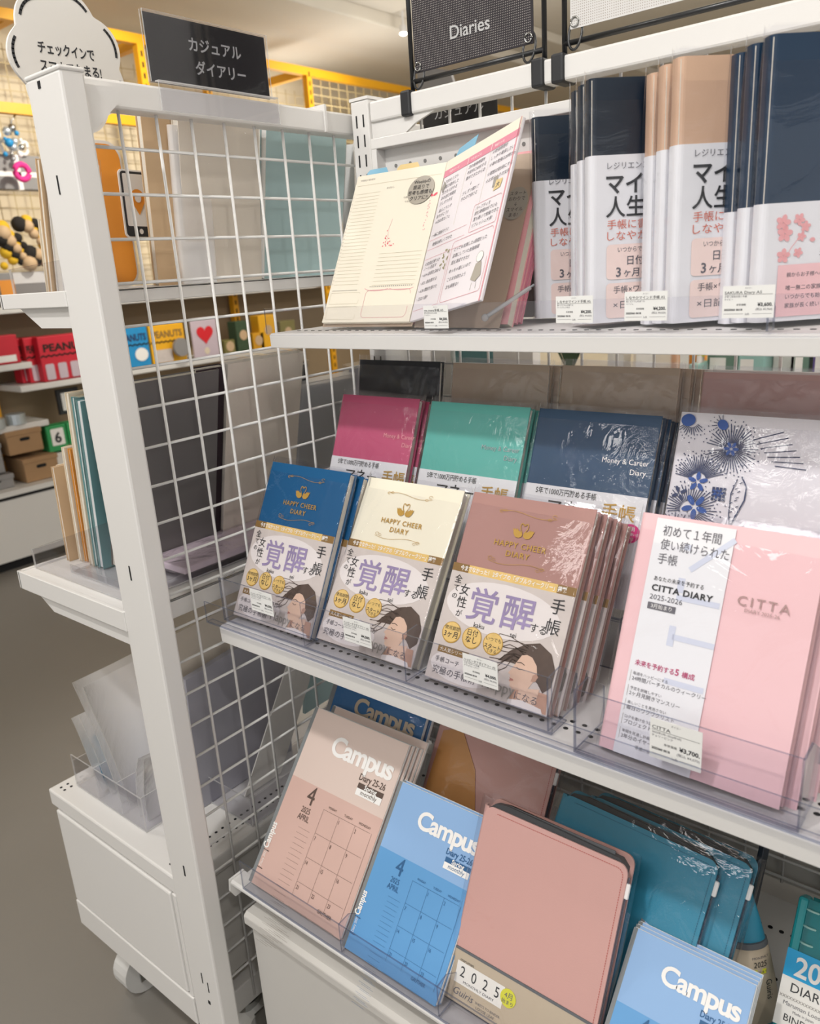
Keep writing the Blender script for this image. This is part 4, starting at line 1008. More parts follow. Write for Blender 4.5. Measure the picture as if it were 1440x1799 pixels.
g.disc(0.127, 0.052, 0.006, 0.006, 'paper', y-0.0003, 16); g.ringline(0.127, 0.052, 0.006, 0.006, 0.0005, 'ink_grey', y-0.0004); g.poly([(0.118, 0.028), (0.122, 0.045), (0.132, 0.046), (0.136, 0.03), (0.128, 0.024)], 'sticker_taupe', y-0.0003); g.line([(0.122, 0.024), (0.121, 0.016)], 0.0005, 'ink_grey', y); g.line([(0.13, 0.024), (0.131, 0.016)], 0.0005, 'ink_grey', y)
g.rect(0.118, 0.132, 0.126, 0.144, 'ink_grey', y-0.0002); g.poly([(0.122, 0.127), (0.134, 0.128), (0.136, 0.138), (0.124, 0.139)], 'tab_sand', y-0.0003); g.text('大', 0.129, 0.130, 0.007, 'ink_soft', y-0.0006, align='C')
g.poly([(0.002, 0.166), (0.007, 0.160), (0.011, 0.170), (0.005, 0.176)], 'ink_grey', y-0.0002)
g.build('page_print', rp)
g = G(); g.box(-0.003, 0.0062, -0.003, 0.148, 0.0075, 0.206, 'taupe_cover'); g.build('left_cover', nb)
g = G(); g.M = Matrix.Translation((0.149, 0.0095, 0)) @ Matrix.Rotation(R(2), 4, 'Z'); g.box(0, 0, -0.003, 0.118, 0.0013, 0.206, 'taupe_cover'); rc = g.build('right_cover', nb)
g = G(); g.M = Matrix.Translation((0.149, 0.0095, 0)) @ Matrix.Rotation(R(2), 4, 'Z'); g.disc(0.102, 0.145, 0.0155, 0.02, 'sticker_taupe', -0.0008)
for i, s in enumerate(('スタート', 'おわりで', '↓', 'スマイル', 'まる!')): g.text(s, 0.103, 0.155-0.0065*i, 0.0055, 'ink', -0.0012, align='C')
g.build('round_sticker', rc)
for (x, z, m, w) in ((0.008, 0.203, 'tab_blue', 0.04), (0.06, 0.203, 'tab_sand', 0.04)):
    g = G(); g.prism([(x, z-0.01), (x, z+0.008), (x+0.004, z+0.012), (x+w-0.008, z+0.012), (x+w, z+0.001), (x+w, z-0.01)], 'y', 0.0078, 0.0082, m); g.build('index_tab', nb)
g = G(); g.M = Matrix.Translation((0.148, 0.0, 0)) @ Matrix.Rotation(-R(22), 4, 'Z'); g.prism([(0.004, 0.2), (0.014, 0.217), (0.052, 0.221), (0.047, 0.2)], 'y', 0.0042, 0.0046, 'tab_blue'); g.build('index_tab', nb)
# acrylic stand behind the notebook
t = thing('acrylic_book_stand', 'clear acrylic stand holding up the open sample notebook', 'stand', (-0.76, 0.775, 1.2045), (-R(27), 0, 0))
g = G(); g.box(0, 0, 0.004, 0.26, 0.002, 0.19, 'acrylic', 'acrylic_edge', 'y'); g.build('back_plate', t)
# clear ball pen lying in front
t = thing('clear_pen', 'clear plastic pen lying propped on the top shelf in front of the notebook', 'pen', at(852, 563, 1, 0.745))
e = at(938, 500, 1, 0.79) - t.location
g = G(); g.tube([(0, 0, 0.003), tuple(e*0.92)], 0.0025, 'acrylic_bright', 8); g.build('barrel', t, smooth=True)
g = G(); g.tube([(0, 0, 0.003), tuple(e*1.0)], 0.0012, 'silver_foil', 6); g.build('refill', t, smooth=True)
g = G(); g.ball((0, 0, 0.003), 0.0042, 'acrylic_bright'); g.build('pen_cap', t, smooth=True)
# leaning pink-edged notebooks right of the open one, seen from their page side
def edgebook(label, loc, yaw, tilt, w, h, t_, cov, page):
    T = thing('slim_notebook', label, 'notebook', loc, (-R(tilt), 0, R(yaw)), 'slim notebooks leaning edge-on')
    g = G(); g.box(0, 0, 0, w, 0.0008, h, cov); g.box(0, t_-0.0008, 0, w, t_, h, cov); g.build('cover', T)
    g = G(); g.box(0, 0.0009, 0.001, w-0.001, t_-0.0009, h-0.001, page); g.build('page_block', T)
    return T
edgebook('slim cream-paged notebook leaning edge-on beside the first navy diary', (-0.632, 0.772, 1.2085), 0, 25, 0.14, 0.205, 0.013, 'petal_pink', 'paper_cream')
edgebook('slim pink notebook leaning edge-on behind the cream-paged one', (-0.632, 0.787, 1.2085), 0, 25, 0.141, 0.203, 0.006, 'rose_bar', 'petal_pink')
edgebook('thin rearmost pink notebook leaning edge-on next to the navy diary', (-0.632, 0.795, 1.2085), 0, 25, 0.142, 0.203, 0.006, 'rose_bar', 'rose_line')

# ------------------------------------------------------------------ price tags
def ptag(x, z, y, w, h, name, l2, price, tax, label, tilt=0, sy=0):
    T = thing('price_tag', label, 'price tag', (x, y, z), (-R(tilt), 0, 0), 'white price tags')
    g = G(); g.box(0, 0, 0, w, 0.0004, h, 'tag_paper'); g.build('card', T)
    g = G(); yy = -0.0002
    g.text('ダイゴー', w*0.5, h*0.90, h*0.055, 'ink_soft', yy, align='C'); g.text(name, w*0.04, h*0.75, h*0.12, 'ink', yy, fit=w*0.9)
    g.line([(w*0.04, h*0.725), (w*0.96, h*0.725)], h*0.008, 'ink', yy)
    for i, s in enumerate(l2): g.text(s, w*0.04, h*(0.64-0.085*i), h*0.07, 'ink_soft', yy)
    g.text('本体価格', w*0.28, h*0.385, h*0.075, 'ink', yy); g.text(price, w*0.97, h*0.36, h*0.15, 'ink', yy, align='R', bold=0.03); g.text(tax, w*0.97, h*0.235, h*0.09, 'ink_soft', yy, align='R')
    g.text('2025060 0018', w*0.04, h*0.23, h*0.085, 'ink', yy, bold=0.03, fit=w*0.36); g.line([(w*0.04, h*0.13), (w*0.42, h*0.13)], h*0.008, 'ink_soft', yy); g.line([(w*0.6, h*0.13), (w*0.96, h*0.13)], h*0.008, 'ink_soft', yy); g.text('loft', w*0.5, h*0.09, h*0.1, 'ink_soft', yy, align='C')
    g.build('printing', T)
    return T
yg = 0.7118
for (px0, py0, px1, py1, nm, l2, pr, tx, lb) in (
    (743, 537, 788, 577, 'me more手帳 A5', ('夢も日常も叶える手帳', 'アイボリー'), '¥4,500.', '(税込 ¥4,950)', 'price tag reading 4,500 yen under the open notebook'),
    (976, 521, 1041, 567, 'しなやかマインド手帳 A5', ('書くだけで心を育てる', 'ワークブック付き'), '¥4,200.', '(税込 ¥4,620)', 'price tag reading 4,200 yen under the first navy diary'),
    (1097, 513, 1171, 563, 'しなやかマインド手帳 A5', ('書くだけで心を育てる', 'ベージュ'), '¥4,200.', '(税込 ¥4,620)', 'price tag reading 4,200 yen between the navy and the beige diaries'),
    (1270, 503, 1358, 558, 'SAKURA Diary A5', ('子育て家族が続く手帳', 'ネイビー'), '¥3,600.', '(税込 ¥3,960)', 'price tag reading 3,600 yen under the beige and cherry blossom diaries')):
    a = at(px0, py0, 1, yg); b_ = at(px1, py1, 1, yg); c = at(px0, py1, 1, yg)
    ptag(a.x, b_.z, yg, b_.x-a.x, a.z-b_.z, nm, l2, pr, tx, lb)
for (x, y, nm, pr, lb) in ((-0.768, 0.5841, 'ハッピーチアダイアリー A5', '¥4,000.', 'price tag reading 4,000 yen before the blue swan diary'), (-0.604, 0.5841, 'ハッピーチアダイアリー A5', '¥4,000.', 'price tag reading 4,000 yen before the cream swan diary'), (-0.436, 0.5841, 'ハッピーチアダイアリー A5', '¥4,000.', 'price tag reading 4,000 yen before the mauve swan diary')):
    ptag(x, 0.870, y, 0.042, 0.030, nm, ('今までなかった手帳', 'ダブルウィークリー'), pr, '(税込 ¥4,400)', lb, tilt=0)
ptag(-0.232, 0.864, 0.5705, 0.044, 0.038, 'CITTA', ('2025年3月~2026年4月', 'チェリーピンク'), '¥3,700.', '(税込 ¥4,070)', 'price tag reading 3,700 yen before the pale pink diary')

# ------------------------------------------------------------------ signs on the bars
t = thing('shelf_sign', 'black placard with white Japanese lettering in a clear holder on the end rack', 'sign', (-0.860, 0.6115, 1.4975), (0, 0, R(90)))
g = G(); g.box(0, 0, 0, 0.179, 0.0012, 0.0715, 'sign_black'); g.build('placard', t)
g = G(); g.text('カジュアル', 0.098, 0.041, 0.0165, 'sign_text', -0.0004, align='C', bold=0.02, fit=0.079); g.text('ダイアリー', 0.103, 0.0165, 0.0165, 'sign_text', -0.0004, align='C', bold=0.02, fit=0.077); g.build('lettering', t)
g = G(); g.box(-0.002, -0.0032, 0, 0.181, -0.0014, 0.0735, 'acrylic', 'acrylic_bright', 'y'); g.build('front_sleeve', t)
g = G(); g.box(-0.002, 0.0016, 0, 0.181, 0.0032, 0.0735, 'acrylic', 'acrylic_bright', 'y'); g.build('back_sleeve', t)
g = G(); g.box(0.002, -0.0104, -0.0005, 0.184, -0.0034, 0.0008, 'acrylic_bright'); g.box(0.002, -0.0104, -0.031, 0.184, -0.0090, -0.0005, 'acrylic', 'acrylic_bright', 'y'); g.build('hook_plate', t)

def frame_sign(label, x0, x1, y, zb, px0, px1, pz, ztop, cloth, dot, word=None):
    T = thing('hanging_sign', label, 'sign', (x0, y, 1.5))
    A = Vector((-x0, -y, -1.5))
    def bb(g, n, **k):
        o = g.build(n, T, **k); o.location = A; return o
    for x in (x0, x1):
        g = G(); g.tube([(x, y, zb), (x, y, ztop)], 0.0032, 'black_metal', 10); bb(g, 'frame_rod', smooth=True)
        g = G(); g.box(x-0.0085, 0.928, 1.472, x+0.0085, 0.962, 1.504, 'black_plastic'); bb(g, 'bar_clip', bevel=0.003)
    g = G(); g.tube([(x0, y, zb+0.0195), (x1, y, zb+0.0195)], 0.0032, 'black_metal', 10); bb(g, 'frame_rod', smooth=True)
    g = G(); g.tube([(x0, y, ztop), (x1, y, ztop)], 0.0032, 'black_metal', 10); bb(g, 'frame_rod', smooth=True)
    g = G(); g.box(px0, y-0.001, pz, px1, y+0.001, ztop-0.02, cloth); cl = bb(g, 'mesh_cloth')
    g = G(); nx = int((px1-px0)/0.0026); nz = int((ztop-0.024-pz)/0.0026)
    for i in range(1, nx):
        for j in range(1, nz):
            x = px0+0.0026*i; z = pz+0.0026*j
            g.add([(x-0.0005, y-0.0013, z-0.0005), (x+0.0005, y-0.0013, z-0.0005), (x+0.0005, y-0.0013, z+0.0005), (x-0.0005, y-0.0013, z+0.0005)], [(0, 1, 2, 3)], dot)
    stuff(g.build('weave', cl))
    if word:
        g = G(); g.M = Matrix.Translation((0, y-0.0018, 0)); g.text(word, (px0+px1)/2, 1.5535, 0.0215, 'sign_text', 0, align='C', bold=0.01, fit=0.061); g.build('lettering', cl)
    for x, q in ((px0+0.006, 1), (px1-0.006, -1)):
        g = G(); g.tube([(x+0.005*math.cos(a), y-0.002, pz+0.007+0.005*math.sin(a)) for a in [2*PI*i/14 for i in range(14)]], 0.001, 'chrome', 6, closed=True); bb(g, 'eyelet', smooth=True)
        zc = (pz+0.006+zb+0.017)/2
        g = G(); g.tube([(x+0.0085*math.cos(a), y+0.004*math.sin(a), zc+0.0175*math.sin(a)) for a in [2*PI*i/22 for i in range(22)]], 0.0016, 'black_metal', 8, closed=True); bb(g, 'split_ring', smooth=True)
frame_sign('dark mesh hanging sign lettered Diaries in a black rod frame above the rack', -0.745, -0.541, 0.948, 1.496, -0.739, -0.556, 1.525, 1.80, 'mesh_cloth_dark', 'mesh_cloth_dot', 'Diaries')
frame_sign('white mesh hanging sign in a black rod frame, right of the dark one', -0.514, -0.20, 0.948, 1.496, -0.506, -0.21, 1.529, 1.80, 'mesh_cloth_white', 'mesh_cloth_hole')
# black placard on the far side of the rack, glimpsed under the bar
t = thing('rear_placard', 'dark placard with white lettering behind the top bar left of centre', 'sign', at(742, 190, 1, 1.02), (0, 0, R(3)))
g = G(); g.box(0, 0, -0.055, 0.125, 0.0012, 0.004, 'sign_black'); g.build('placard', t)
g = G(); g.text('カジュアル', 0.062, -0.018, 0.017, 'sign_text', -0.0005, align='C'); g.text('ダイアリー', 0.05, -0.042, 0.017, 'sign_text', -0.0005, align='C'); g.build('lettering', t)
g = G(); g.box(0.06, 0.002, -0.10, 0.062, 0.0035, 0.02, 'acrylic'); g.build('holder', t)

# speech bubble and phone cutouts on the end rack's top shelf (plane faces the aisle, text reads towards +Y)
t = thing('bubble_cutout', 'white cloud-shaped speech board with black dashes behind the front post', 'sign', (-1.0, 0.52, 1.274), (0, 0, R(90)))
def lobes(cx, cz, rx, rz, k, n=96, amp=0.07):
    return [(cx+rx*(1+amp*abs(math.sin(k*t_/2)))*math.cos(t_), cz+rz*(1+amp*abs(math.sin(k*t_/2)))*math.sin(t_)) for t_ in [2*PI*i/n for i in range(n)]]
BC = (0.077, 0.268)
g = G(); g.prism(lobes(BC[0], BC[1], 0.067, 0.070, 7, amp=0.14), 'y', 0, 0.004, 'board_white'); g.build('board', t, bevel=0.0006)
L = lobes(BC[0], BC[1], 0.0615, 0.0645, 7, amp=0.14)
for k in range(7):
    i0 = int(96*k/7)+3; i1 = int(96*(k+1)/7)-2
    g = G(); g.line(L[i0:i1], 0.0033, 'ink', -0.0004); g.build('outline_dash', t)
g = G()
g.text('チェックインで', 0.0385, 0.274, 0.0148, 'ink', -0.0004, fit=0.073, bold=0.02); g.text('スマホでたまる!', 0.0375, 0.2545, 0.0148, 'ink', -0.0004, fit=0.080, bold=0.02)
g.build('board_print', t)
g = G(); g.box(0.075, 0.004, 0.0, 0.085, 0.007, 0.22, 'board_white'); g.build('prop', t)
t = thing('phone_cutout', 'cardboard phone showing an orange map pin, on an orange board beside the post', 'sign', (-0.993, 0.56, 1.2745), (0, 0, R(90)))
g = G(); g.prism(rrect(0.028, 0.0, 0.082, 0.180, 0.02), 'y', 0, 0.004, 'board_white'); g.build('board', t)
g = G(); g.prism(rrect(0.031, 0.004, 0.079, 0.176, 0.018), 'y', -0.0012, 0, 'orange_print'); g.build('orange_panel', t)
ph = G(); ph.M = Matrix.Translation((0.071, -0.002, 0.064)) @ Matrix.Rotation(R(2), 4, 'Y')
ph.prism(rrect(-0.002, -0.002, 0.046, 0.083, 0.006), 'y', -0.002, 0.0, 'board_white'); pc = ph.build('phone_board', t)
g = G(); g.M = ph.M; g.poly(rrect(0.0, 0.0, 0.044, 0.081, 0.005), 'ink', -0.0023); g.poly(rrect(0.003, 0.013, 0.041, 0.078, 0.002), 'board_white', -0.0026)
g.disc(0.022, 0.048, 0.0105, 0.0115, 'orange_print', -0.0029); g.poly([(0.0125, 0.043), (0.0315, 0.043), (0.022, 0.027)], 'orange_print', -0.0031); g.disc(0.022, 0.048, 0.0048, 0.0052, 'board_white', -0.0036); g.disc(0.022, 0.0065, 0.003, 0.0034, 'board_white', -0.0026); g.build('phone_print', pc)

# ------------------------------------------------------------------ goods on the end rack (they face -X; seen from behind through the wires)
def slab(name, label, x_front, y_far, z, w, h, t_, cov, page, tilt=0, wrap=None, group='covers on the end rack', cat='notebook', r=0.002):
    T = thing(name, label, cat, (x_front, y_far, z), (0, 0, 0), group)
    T.rotation_euler = (-R(tilt), 0, R(-90))
    g = G(); cshell(g, w, t_, 0.001, r, 0, h, cov); g.build('cover', T)
    g = G(); g.box(0.0014, 0.0012, 0.0015, w-0.002, t_-0.0012, h-0.0015, page); g.build('page_block', T)
    if wrap:
        g = G(); g.prism(rrect(-0.002, -0.002, w+0.003, t_+0.002, 0.004), 'z', -0.0005, h+0.006, wrap); g.build('plastic_wrap', T)
    return T
# top shelf
slab('notebook', 'short cream notebook standing left of the post on the end rack top shelf', -0.986, 0.560, 1.274, 0.055, 0.085, 0.008, 'cream_board', 'page_edge', tilt=8)
slab('notebook', 'kraft brown notebook left of the post behind the short cream one', -0.976, 0.565, 1.274, 0.062, 0.150, 0.009, 'kraft_board', 'page_edge', tilt=10)
slab('notebook', 'pale notebook in film nearest the post on the end rack top shelf', -0.964, 0.567, 1.274, 0.060, 0.145, 0.016, 'white_board', 'page_edge', tilt=10, wrap='film')
slab('notebook', 'tall kraft brown cover behind the wires, beside the phone cutout', -0.965, 0.722, 1.274, 0.078, 0.212, 0.012, 'kraft_board', 'page_edge', tilt=4)
slab('notebook', 'white pouch crumpled between the kraft and the cream covers', -0.955, 0.735, 1.274, 0.055, 0.19, 0.006, 'white_board', 'page_edge', tilt=6, wrap='sleeve')
slab('notebook', 'large cream cover behind the wires under the black placard', -0.965, 0.822, 1.274, 0.135, 0.208, 0.014, 'sand_board', 'page_edge', tilt=8, wrap='film_old')
slab('notebook', 'large sage blue cover behind the wires beside the slotted post', -0.975, 1.000, 1.274, 0.165, 0.215, 0.014, 'sage_board', 'page_white', tilt=11)
slab('notebook', 'dark plum notebook edge leaning behind the sage blue cover', -1.0, 1.02, 1.274, 0.17, 0.215, 0.010, 'plum_board', 'page_edge', tilt=11)
slab('notebook', 'white folder pack beyond the sage blue cover', -0.98, 1.13, 1.274, 0.10, 0.20, 0.03, 'white_board', 'page_white', tilt=4)
# middle shelf
slab('notebook', 'small kraft orange notebook at the far left end of the middle end shelf', -1.172, 0.66, 0.877, 0.10, 0.148, 0.010, 'cream_board', 'page_white', tilt=3)
slab('notebook', 'small orange notebook, second from the left end of the middle end shelf', -1.158, 0.66, 0.877, 0.115, 0.150, 0.008, 'kraft_board', 'page_white', tilt=3)
slab('notebook', 'cream notebook with orange pages in front of the teal ones', -1.140, 0.680, 0.877, 0.125, 0.180, 0.008, 'cream_board', 'page_white', tilt=4)
slab('notebook', 'orange notebook between two cream ones on the middle end shelf', -1.128, 0.680, 0.877, 0.122, 0.178, 0.007, 'orange_board', 'page_white', tilt=4, wrap='film')
slab('notebook', 'yellow orange notebook just behind the orange one', -1.117, 0.685, 0.877, 0.125, 0.176, 0.008, 'orange_board', 'page_edge', tilt=4, wrap='film')
slab('notebook', 'tall cream notebook standing left of the post on the middle end shelf', -1.100, 0.70, 0.879, 0.150, 0.262, 0.010, 'cream_board', 'page_edge', tilt=5)
slab('notebook', 'tall teal notebook beside the tall cream one left of the post', -1.088, 0.70, 0.879, 0.148, 0.256, 0.008, 'teal_board', 'page_white', tilt=5)
slab('notebook', 'second tall teal notebook nearest the post', -1.076, 0.70, 0.879, 0.148, 0.252, 0.012, 'teal_board', 'page_white', tilt=5, wrap='film')
slab('notebook', 'wide dark grey cover behind the wires right of the post', -0.998, 0.700, 0.905, 0.17, 0.262, 0.013, 'grey_board', 'page_edge', tilt=14)
slab('notebook', 'narrow dark plum cover next to the grey one behind the wires', -1.005, 0.715, 0.905, 0.05, 0.265, 0.014, 'plum_board', 'page_edge', tilt=14)
slab('notebook', 'wide greige cover with tiny lettering behind the wires', -1.0, 0.862, 0.905, 0.148, 0.268, 0.016, 'sand_board', 'page_edge', tilt=14, wrap='film_old')
slab('notebook', 'black slip cover right of the greige one behind the wires', -1.01, 0.885, 0.90, 0.05, 0.25, 0.012, 'black_cover', 'page_edge', tilt=14, wrap='film_old')
slab('notebook', 'grey planner with film behind the wires below the top shelf end', -1.0, 0.985, 0.90, 0.12, 0.215, 0.014, 'dark_slate', 'page_edge', tilt=14, wrap='sleeve')
slab('notebook', 'light grey ruled cover far behind the wires near the slotted post', -1.0, 1.10, 0.90, 0.12, 0.225, 0.014, 'swirl_grey', 'page_edge', tilt=12, wrap='film_old')
# flat acrylic trays on the middle end shelf
def tray(label, x0, y0, z, w, d, h):
    T = thing('acrylic_tray', label, 'tray', (x0, y0, z))
    for (a, b2, c, d2, e2, f2, th) in ((0, 0, 0, w, d, 0.002, 'z'), (0, 0, 0.002, w, 0.002, h, 'y'), (0, d-0.002, 0.002, w, d, h, 'y'), (0, 0.002, 0.002, 0.002, d-0.002, h*0.7, 'x'), (w-0.002, 0.002, 0.002, w, d-0.002, h, 'x')):
        g = G(); g.box(a, b2, c, d2, e2, f2, 'acrylic', 'acrylic_bright', th); g.build('tray_wall', T)
    return T
def stepbin(label, x0, x1, y, z, hs, d=0.003):
    T = thing('acrylic_divider', label, 'divider', (x0, y, z))
    g = G(); w = x1-x0; g.prism([(0, 0), (w, 0), (w, hs[1]), (w*0.5, (hs[0]+hs[1])/2), (0, hs[0])], 'y', 0, 0.002, 'acrylic', 'acrylic_bright'); g.build('side_plate', T)
    g = G(); g.box(0, 0.002, 0, 0.002, 0.25, hs[0], 'acrylic', 'acrylic_bright', 'x'); g.build('front_plate', T)
    return T
stepbin('stepped clear divider at the near end of the middle end shelf', -1.17, -0.90, 0.50, 0.8775, (0.03, 0.12))
stepbin('low clear bin front at the near end of the top end shelf', -1.045, -0.90, 0.492, 1.2745, (0.03, 0.035))
tray('clear acrylic tray lying on the middle end shelf behind the post', -1.10, 0.52, 0.8775, 0.19, 0.30, 0.012)
t = thing('flat_case', 'pink film-wrapped case lying flat on the middle end shelf behind the wires', 'case', (-1.05, 0.58, 0.892))
g = G(); g.box(0, 0, 0, 0.15, 0.22, 0.010, 'card_lilac'); g.build('case_body', t, bevel=0.002)
g = G(); g.box(-0.003, -0.003, 0.0, 0.153, 0.223, 0.013, 'film_old'); g.build('plastic_wrap', t)
# bottom deck of the end rack: clear divider box with translucent sleeves
T = thing('divider_box', 'clear acrylic divider box holding translucent sleeves on the end rack deck', 'box', (-1.225, 0.515, 0.4595))
for (a, b2, c, d2, e2, f2, th) in ((0, 0, 0, 0.21, 0.18, 0.002, 'z'), (0, 0, 0.002, 0.21, 0.002, 0.062, 'y'), (0, 0.178, 0.002, 0.21, 0.18, 0.062, 'y'), (0, 0.002, 0.002, 0.002, 0.178, 0.05, 'x'), (0.07, 0.002, 0.002, 0.072, 0.178, 0.062, 'x'), (0.14, 0.002, 0.002, 0.142, 0.178, 0.062, 'x'), (0.208, 0.002, 0.002, 0.21, 0.178, 0.062, 'x')):
    g = G(); g.box(a, b2, c, d2, e2, f2, 'acrylic', 'acrylic_bright', th); g.build('divider_plate', T)
def sleeve(label, x, y, z, w, h, lean, yaw, m='sleeve', curl=0.0, cat='sleeve'):
    T = thing('clear_sleeve', label, cat, (x, y, z), (0, 0, 0), 'translucent sleeves on the end rack deck')
    T.rotation_euler = (0, R(lean), R(yaw))
    g = G(); n = 8
    vs = []
    for i in range(n+1):
        s_ = i/n
        off = curl*s_*s_ + 0.003*math.sin(s_*5+x*40)
        for yy in (0, w*0.5, w): vs.append((off+0.004*math.sin(yy*30), yy, h*s_))
    for i in range(n+1):
        s_ = i/n
        off = curl*s_*s_ + 0.003*math.sin(s_*5+x*40)+0.0025
        for yy in (0, w*0.5, w): vs.append((off+0.004*math.sin(yy*30), yy, h*s_))
    fs = []
    N = (n+1)*3
    for q in (0, N):
        for i in range(n):
            for j in range(2): fs.append((q+i*3+j, q+i*3+j+1, q+(i+1)*3+j+1, q+(i+1)*3+j))
    for i in range(n): fs.append((i*3, (i+1)*3, N+(i+1)*3, N+i*3)); fs.append((i*3+2, (i+1)*3+2, N+(i+1)*3+2, N+i*3+2))
    g.add(vs, fs, m); g.build('film_pocket', T, smooth=True)
    return T
sleeve('translucent sleeve leaning left, outermost in the divider box', -1.165, 0.53, 0.463, 0.15, 0.135, -28, 0)
sleeve('blue translucent sleeve low in the divider box', -1.17, 0.54, 0.463, 0.13, 0.095, -12, 2, 'sleeve_blue')
sleeve('milky sleeve leaning left behind the outermost one', -1.145, 0.535, 0.463, 0.15, 0.145, -24, 3)
sleeve('tall milky sleeve standing highest in the divider box', -1.11, 0.53, 0.463, 0.16, 0.215, -14, 4, curl=-0.02)
sleeve('second tall milky sleeve behind the highest one', -1.095, 0.535, 0.463, 0.16, 0.21, -12, 6, curl=-0.018)
sleeve('short clear sleeve with a dark fold in the middle compartment', -1.06, 0.53, 0.463, 0.13, 0.13, 10, -6, curl=0.02)
sleeve('clear sleeve close to the post in the last compartment', -1.035, 0.53, 0.463, 0.14, 0.12, 8, 4)
def card(name, label, cat, pts, x, m, th=0.003, lean=0.0):
    """flat standing sheet facing +X whose outline is given as (y, z)"""
    T = thing(name, label, cat, (x, pts[0][0], 0.459 if name != 'x' else 0))
    g = G(); g.prism([(p[0]-pts[0][0], p[1]-0.459) for p in pts], 'x', 0, th, m); g.build('sheet', T)
    T.rotation_euler = (0, R(lean), 0)
    return T
card('document_case', 'grey swirl-patterned case standing behind the wires on the deck', 'case', [(0.60, 0.46), (0.60, 0.70), (0.80, 0.72), (0.80, 0.46)], -1.0, 'swirl_grey', 0.01, 4)
card('document_case', 'beige folder behind the swirl-patterned case', 'folder', [(0.56, 0.46), (0.56, 0.76), (0.74, 0.77), (0.74, 0.46)], -1.03, 'sand_board', 0.004, 4)
card('document_case', 'mustard yellow folder strip behind the wires on the deck', 'folder', [(0.80, 0.60), (0.83, 0.77), (0.865, 0.77), (0.83, 0.60)], -0.985, 'mustard', 0.003, 3)
card('document_case', 'white angular paper folder behind the wires on the deck', 'folder', [(0.66, 0.46), (0.80, 0.70), (0.86, 0.72), (0.82, 0.60), (0.74, 0.46)], -0.955, 'white_board', 0.002, 3)
card('document_case', 'pale teal folder behind the wires on the deck', 'folder', [(0.82, 0.53), (0.84, 0.75), (0.97, 0.76), (0.97, 0.53)], -0.975, 'sage_board', 0.006, 2)
card('document_case', 'dark striped folder stack far behind the wires on the deck', 'folder', [(0.95, 0.54), (0.97, 0.74), (1.06, 0.74), (1.05, 0.54)], -0.965, 'dark_slate', 0.012, 3)
t = tray('wide clear acrylic tray resting on the end rack deck behind the wires', -1.0, 0.62, 0.4595, 0.115, 0.33, 0.05)

# ------------------------------------------------------------------ wall shelving far left (background)
WXX = -3.9
ws = thing('wall_shelving', 'yellow steel wall shelving with beige wire panels along the far left wall', 'shelving', (-4.1, 3, 0))
def wb(g, n, **k):
    o = g.build(n, ws, **k); o.location = -Vector(ws.location); return o
for (y0, y1, z0, z1) in ((1.2, 3.83, 2.425, 2.47), (3.87, 6.9, 2.425, 2.47), (1.2, 2.70, 2.045, 2.09)):
    g = G(); g.box(-3.86, y0, z0, -3.82, y1, z1, 'yellow_steel'); wb(g, 'yellow_beam')
for y in (2.02, 2.70, 3.83, 6.9):
    g = G(); g.box(-4.20, y, 2.425, -3.86, y+0.04, 2.47, 'yellow_steel'); wb(g, 'yellow_beam')
for (x, y, z0, z1) in ((-3.86, 3.83, 0.4, 2.47), (-3.86, 2.66, 1.25, 2.425), (-4.16, 2.42, 0.4, 2.47), (-4.16, 1.72, 0.4, 2.47), (-4.16, 3.3, 0.4, 2.47)):
    g = G(); g.box(x, y, z0, x+0.04, y+0.04, z1, 'yellow_steel'); u = wb(g, 'yellow_upright')
    g = G()
    for i in range(int((z1-z0)/0.05)): g.box(x+0.0395, y+0.015, z0+0.02+0.05*i, x+0.041, y+0.025, z0+0.045+0.05*i, 'hole_black')
    stuff(g.build('slot_hole', u))
g = G()
for i in range(70): g.box(-4.20, 1.2+0.08*i, 0.4, -4.197, 1.204+0.08*i, 2.43, 'beige_wire')
for i in range(34): g.box(-4.196, 1.2, 0.42+0.06*i, -4.193, 6.9, 0.424+0.06*i, 'beige_wire')
stuff(wb(g, 'wire_panel'))
g = G()
for i in range(38): g.box(-3.86, 3.9+0.08*i, 2.0, -3.856, 3.905+0.08*i, 2.43, 'beige_wire')
for i in range(8): g.box(-3.855, 3.87, 2.03+0.05*i, -3.851, 6.9, 2.035+0.05*i, 'beige_wire')
stuff(wb(g, 'wire_panel'))
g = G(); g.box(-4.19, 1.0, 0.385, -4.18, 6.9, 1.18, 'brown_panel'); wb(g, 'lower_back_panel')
def wshelf(y0, y1, z, x=WXX, d=0.28):
    g = G(); g.box(x-d, y0, z-0.03, x, y1, z, 'powder_white'); s = wb(g, 'shelf', bevel=0.004)
wshelf(1.2, 1.86, 0.955); wshelf(1.78, 3.9, 0.845); wshelf(1.2, 1.885, 0.668); wshelf(1.2, 6.0, 1.215)
g = G(); g.box(-4.2, 1.0, 0.05, -3.80, 6.5, 0.36, 'powder_white'); g.box(-4.2, 1.0, 0.36, -3.79, 6.5, 0.385, 'powder_white'); g.box(-3.80, 1.0, 0.345, -3.795, 6.5, 0.36, 'hole_black'); g.box(-4.15, 1.0, 0.0, -3.83, 6.5, 0.05, 'hole_black'); wb(g, 'base_cabinet')

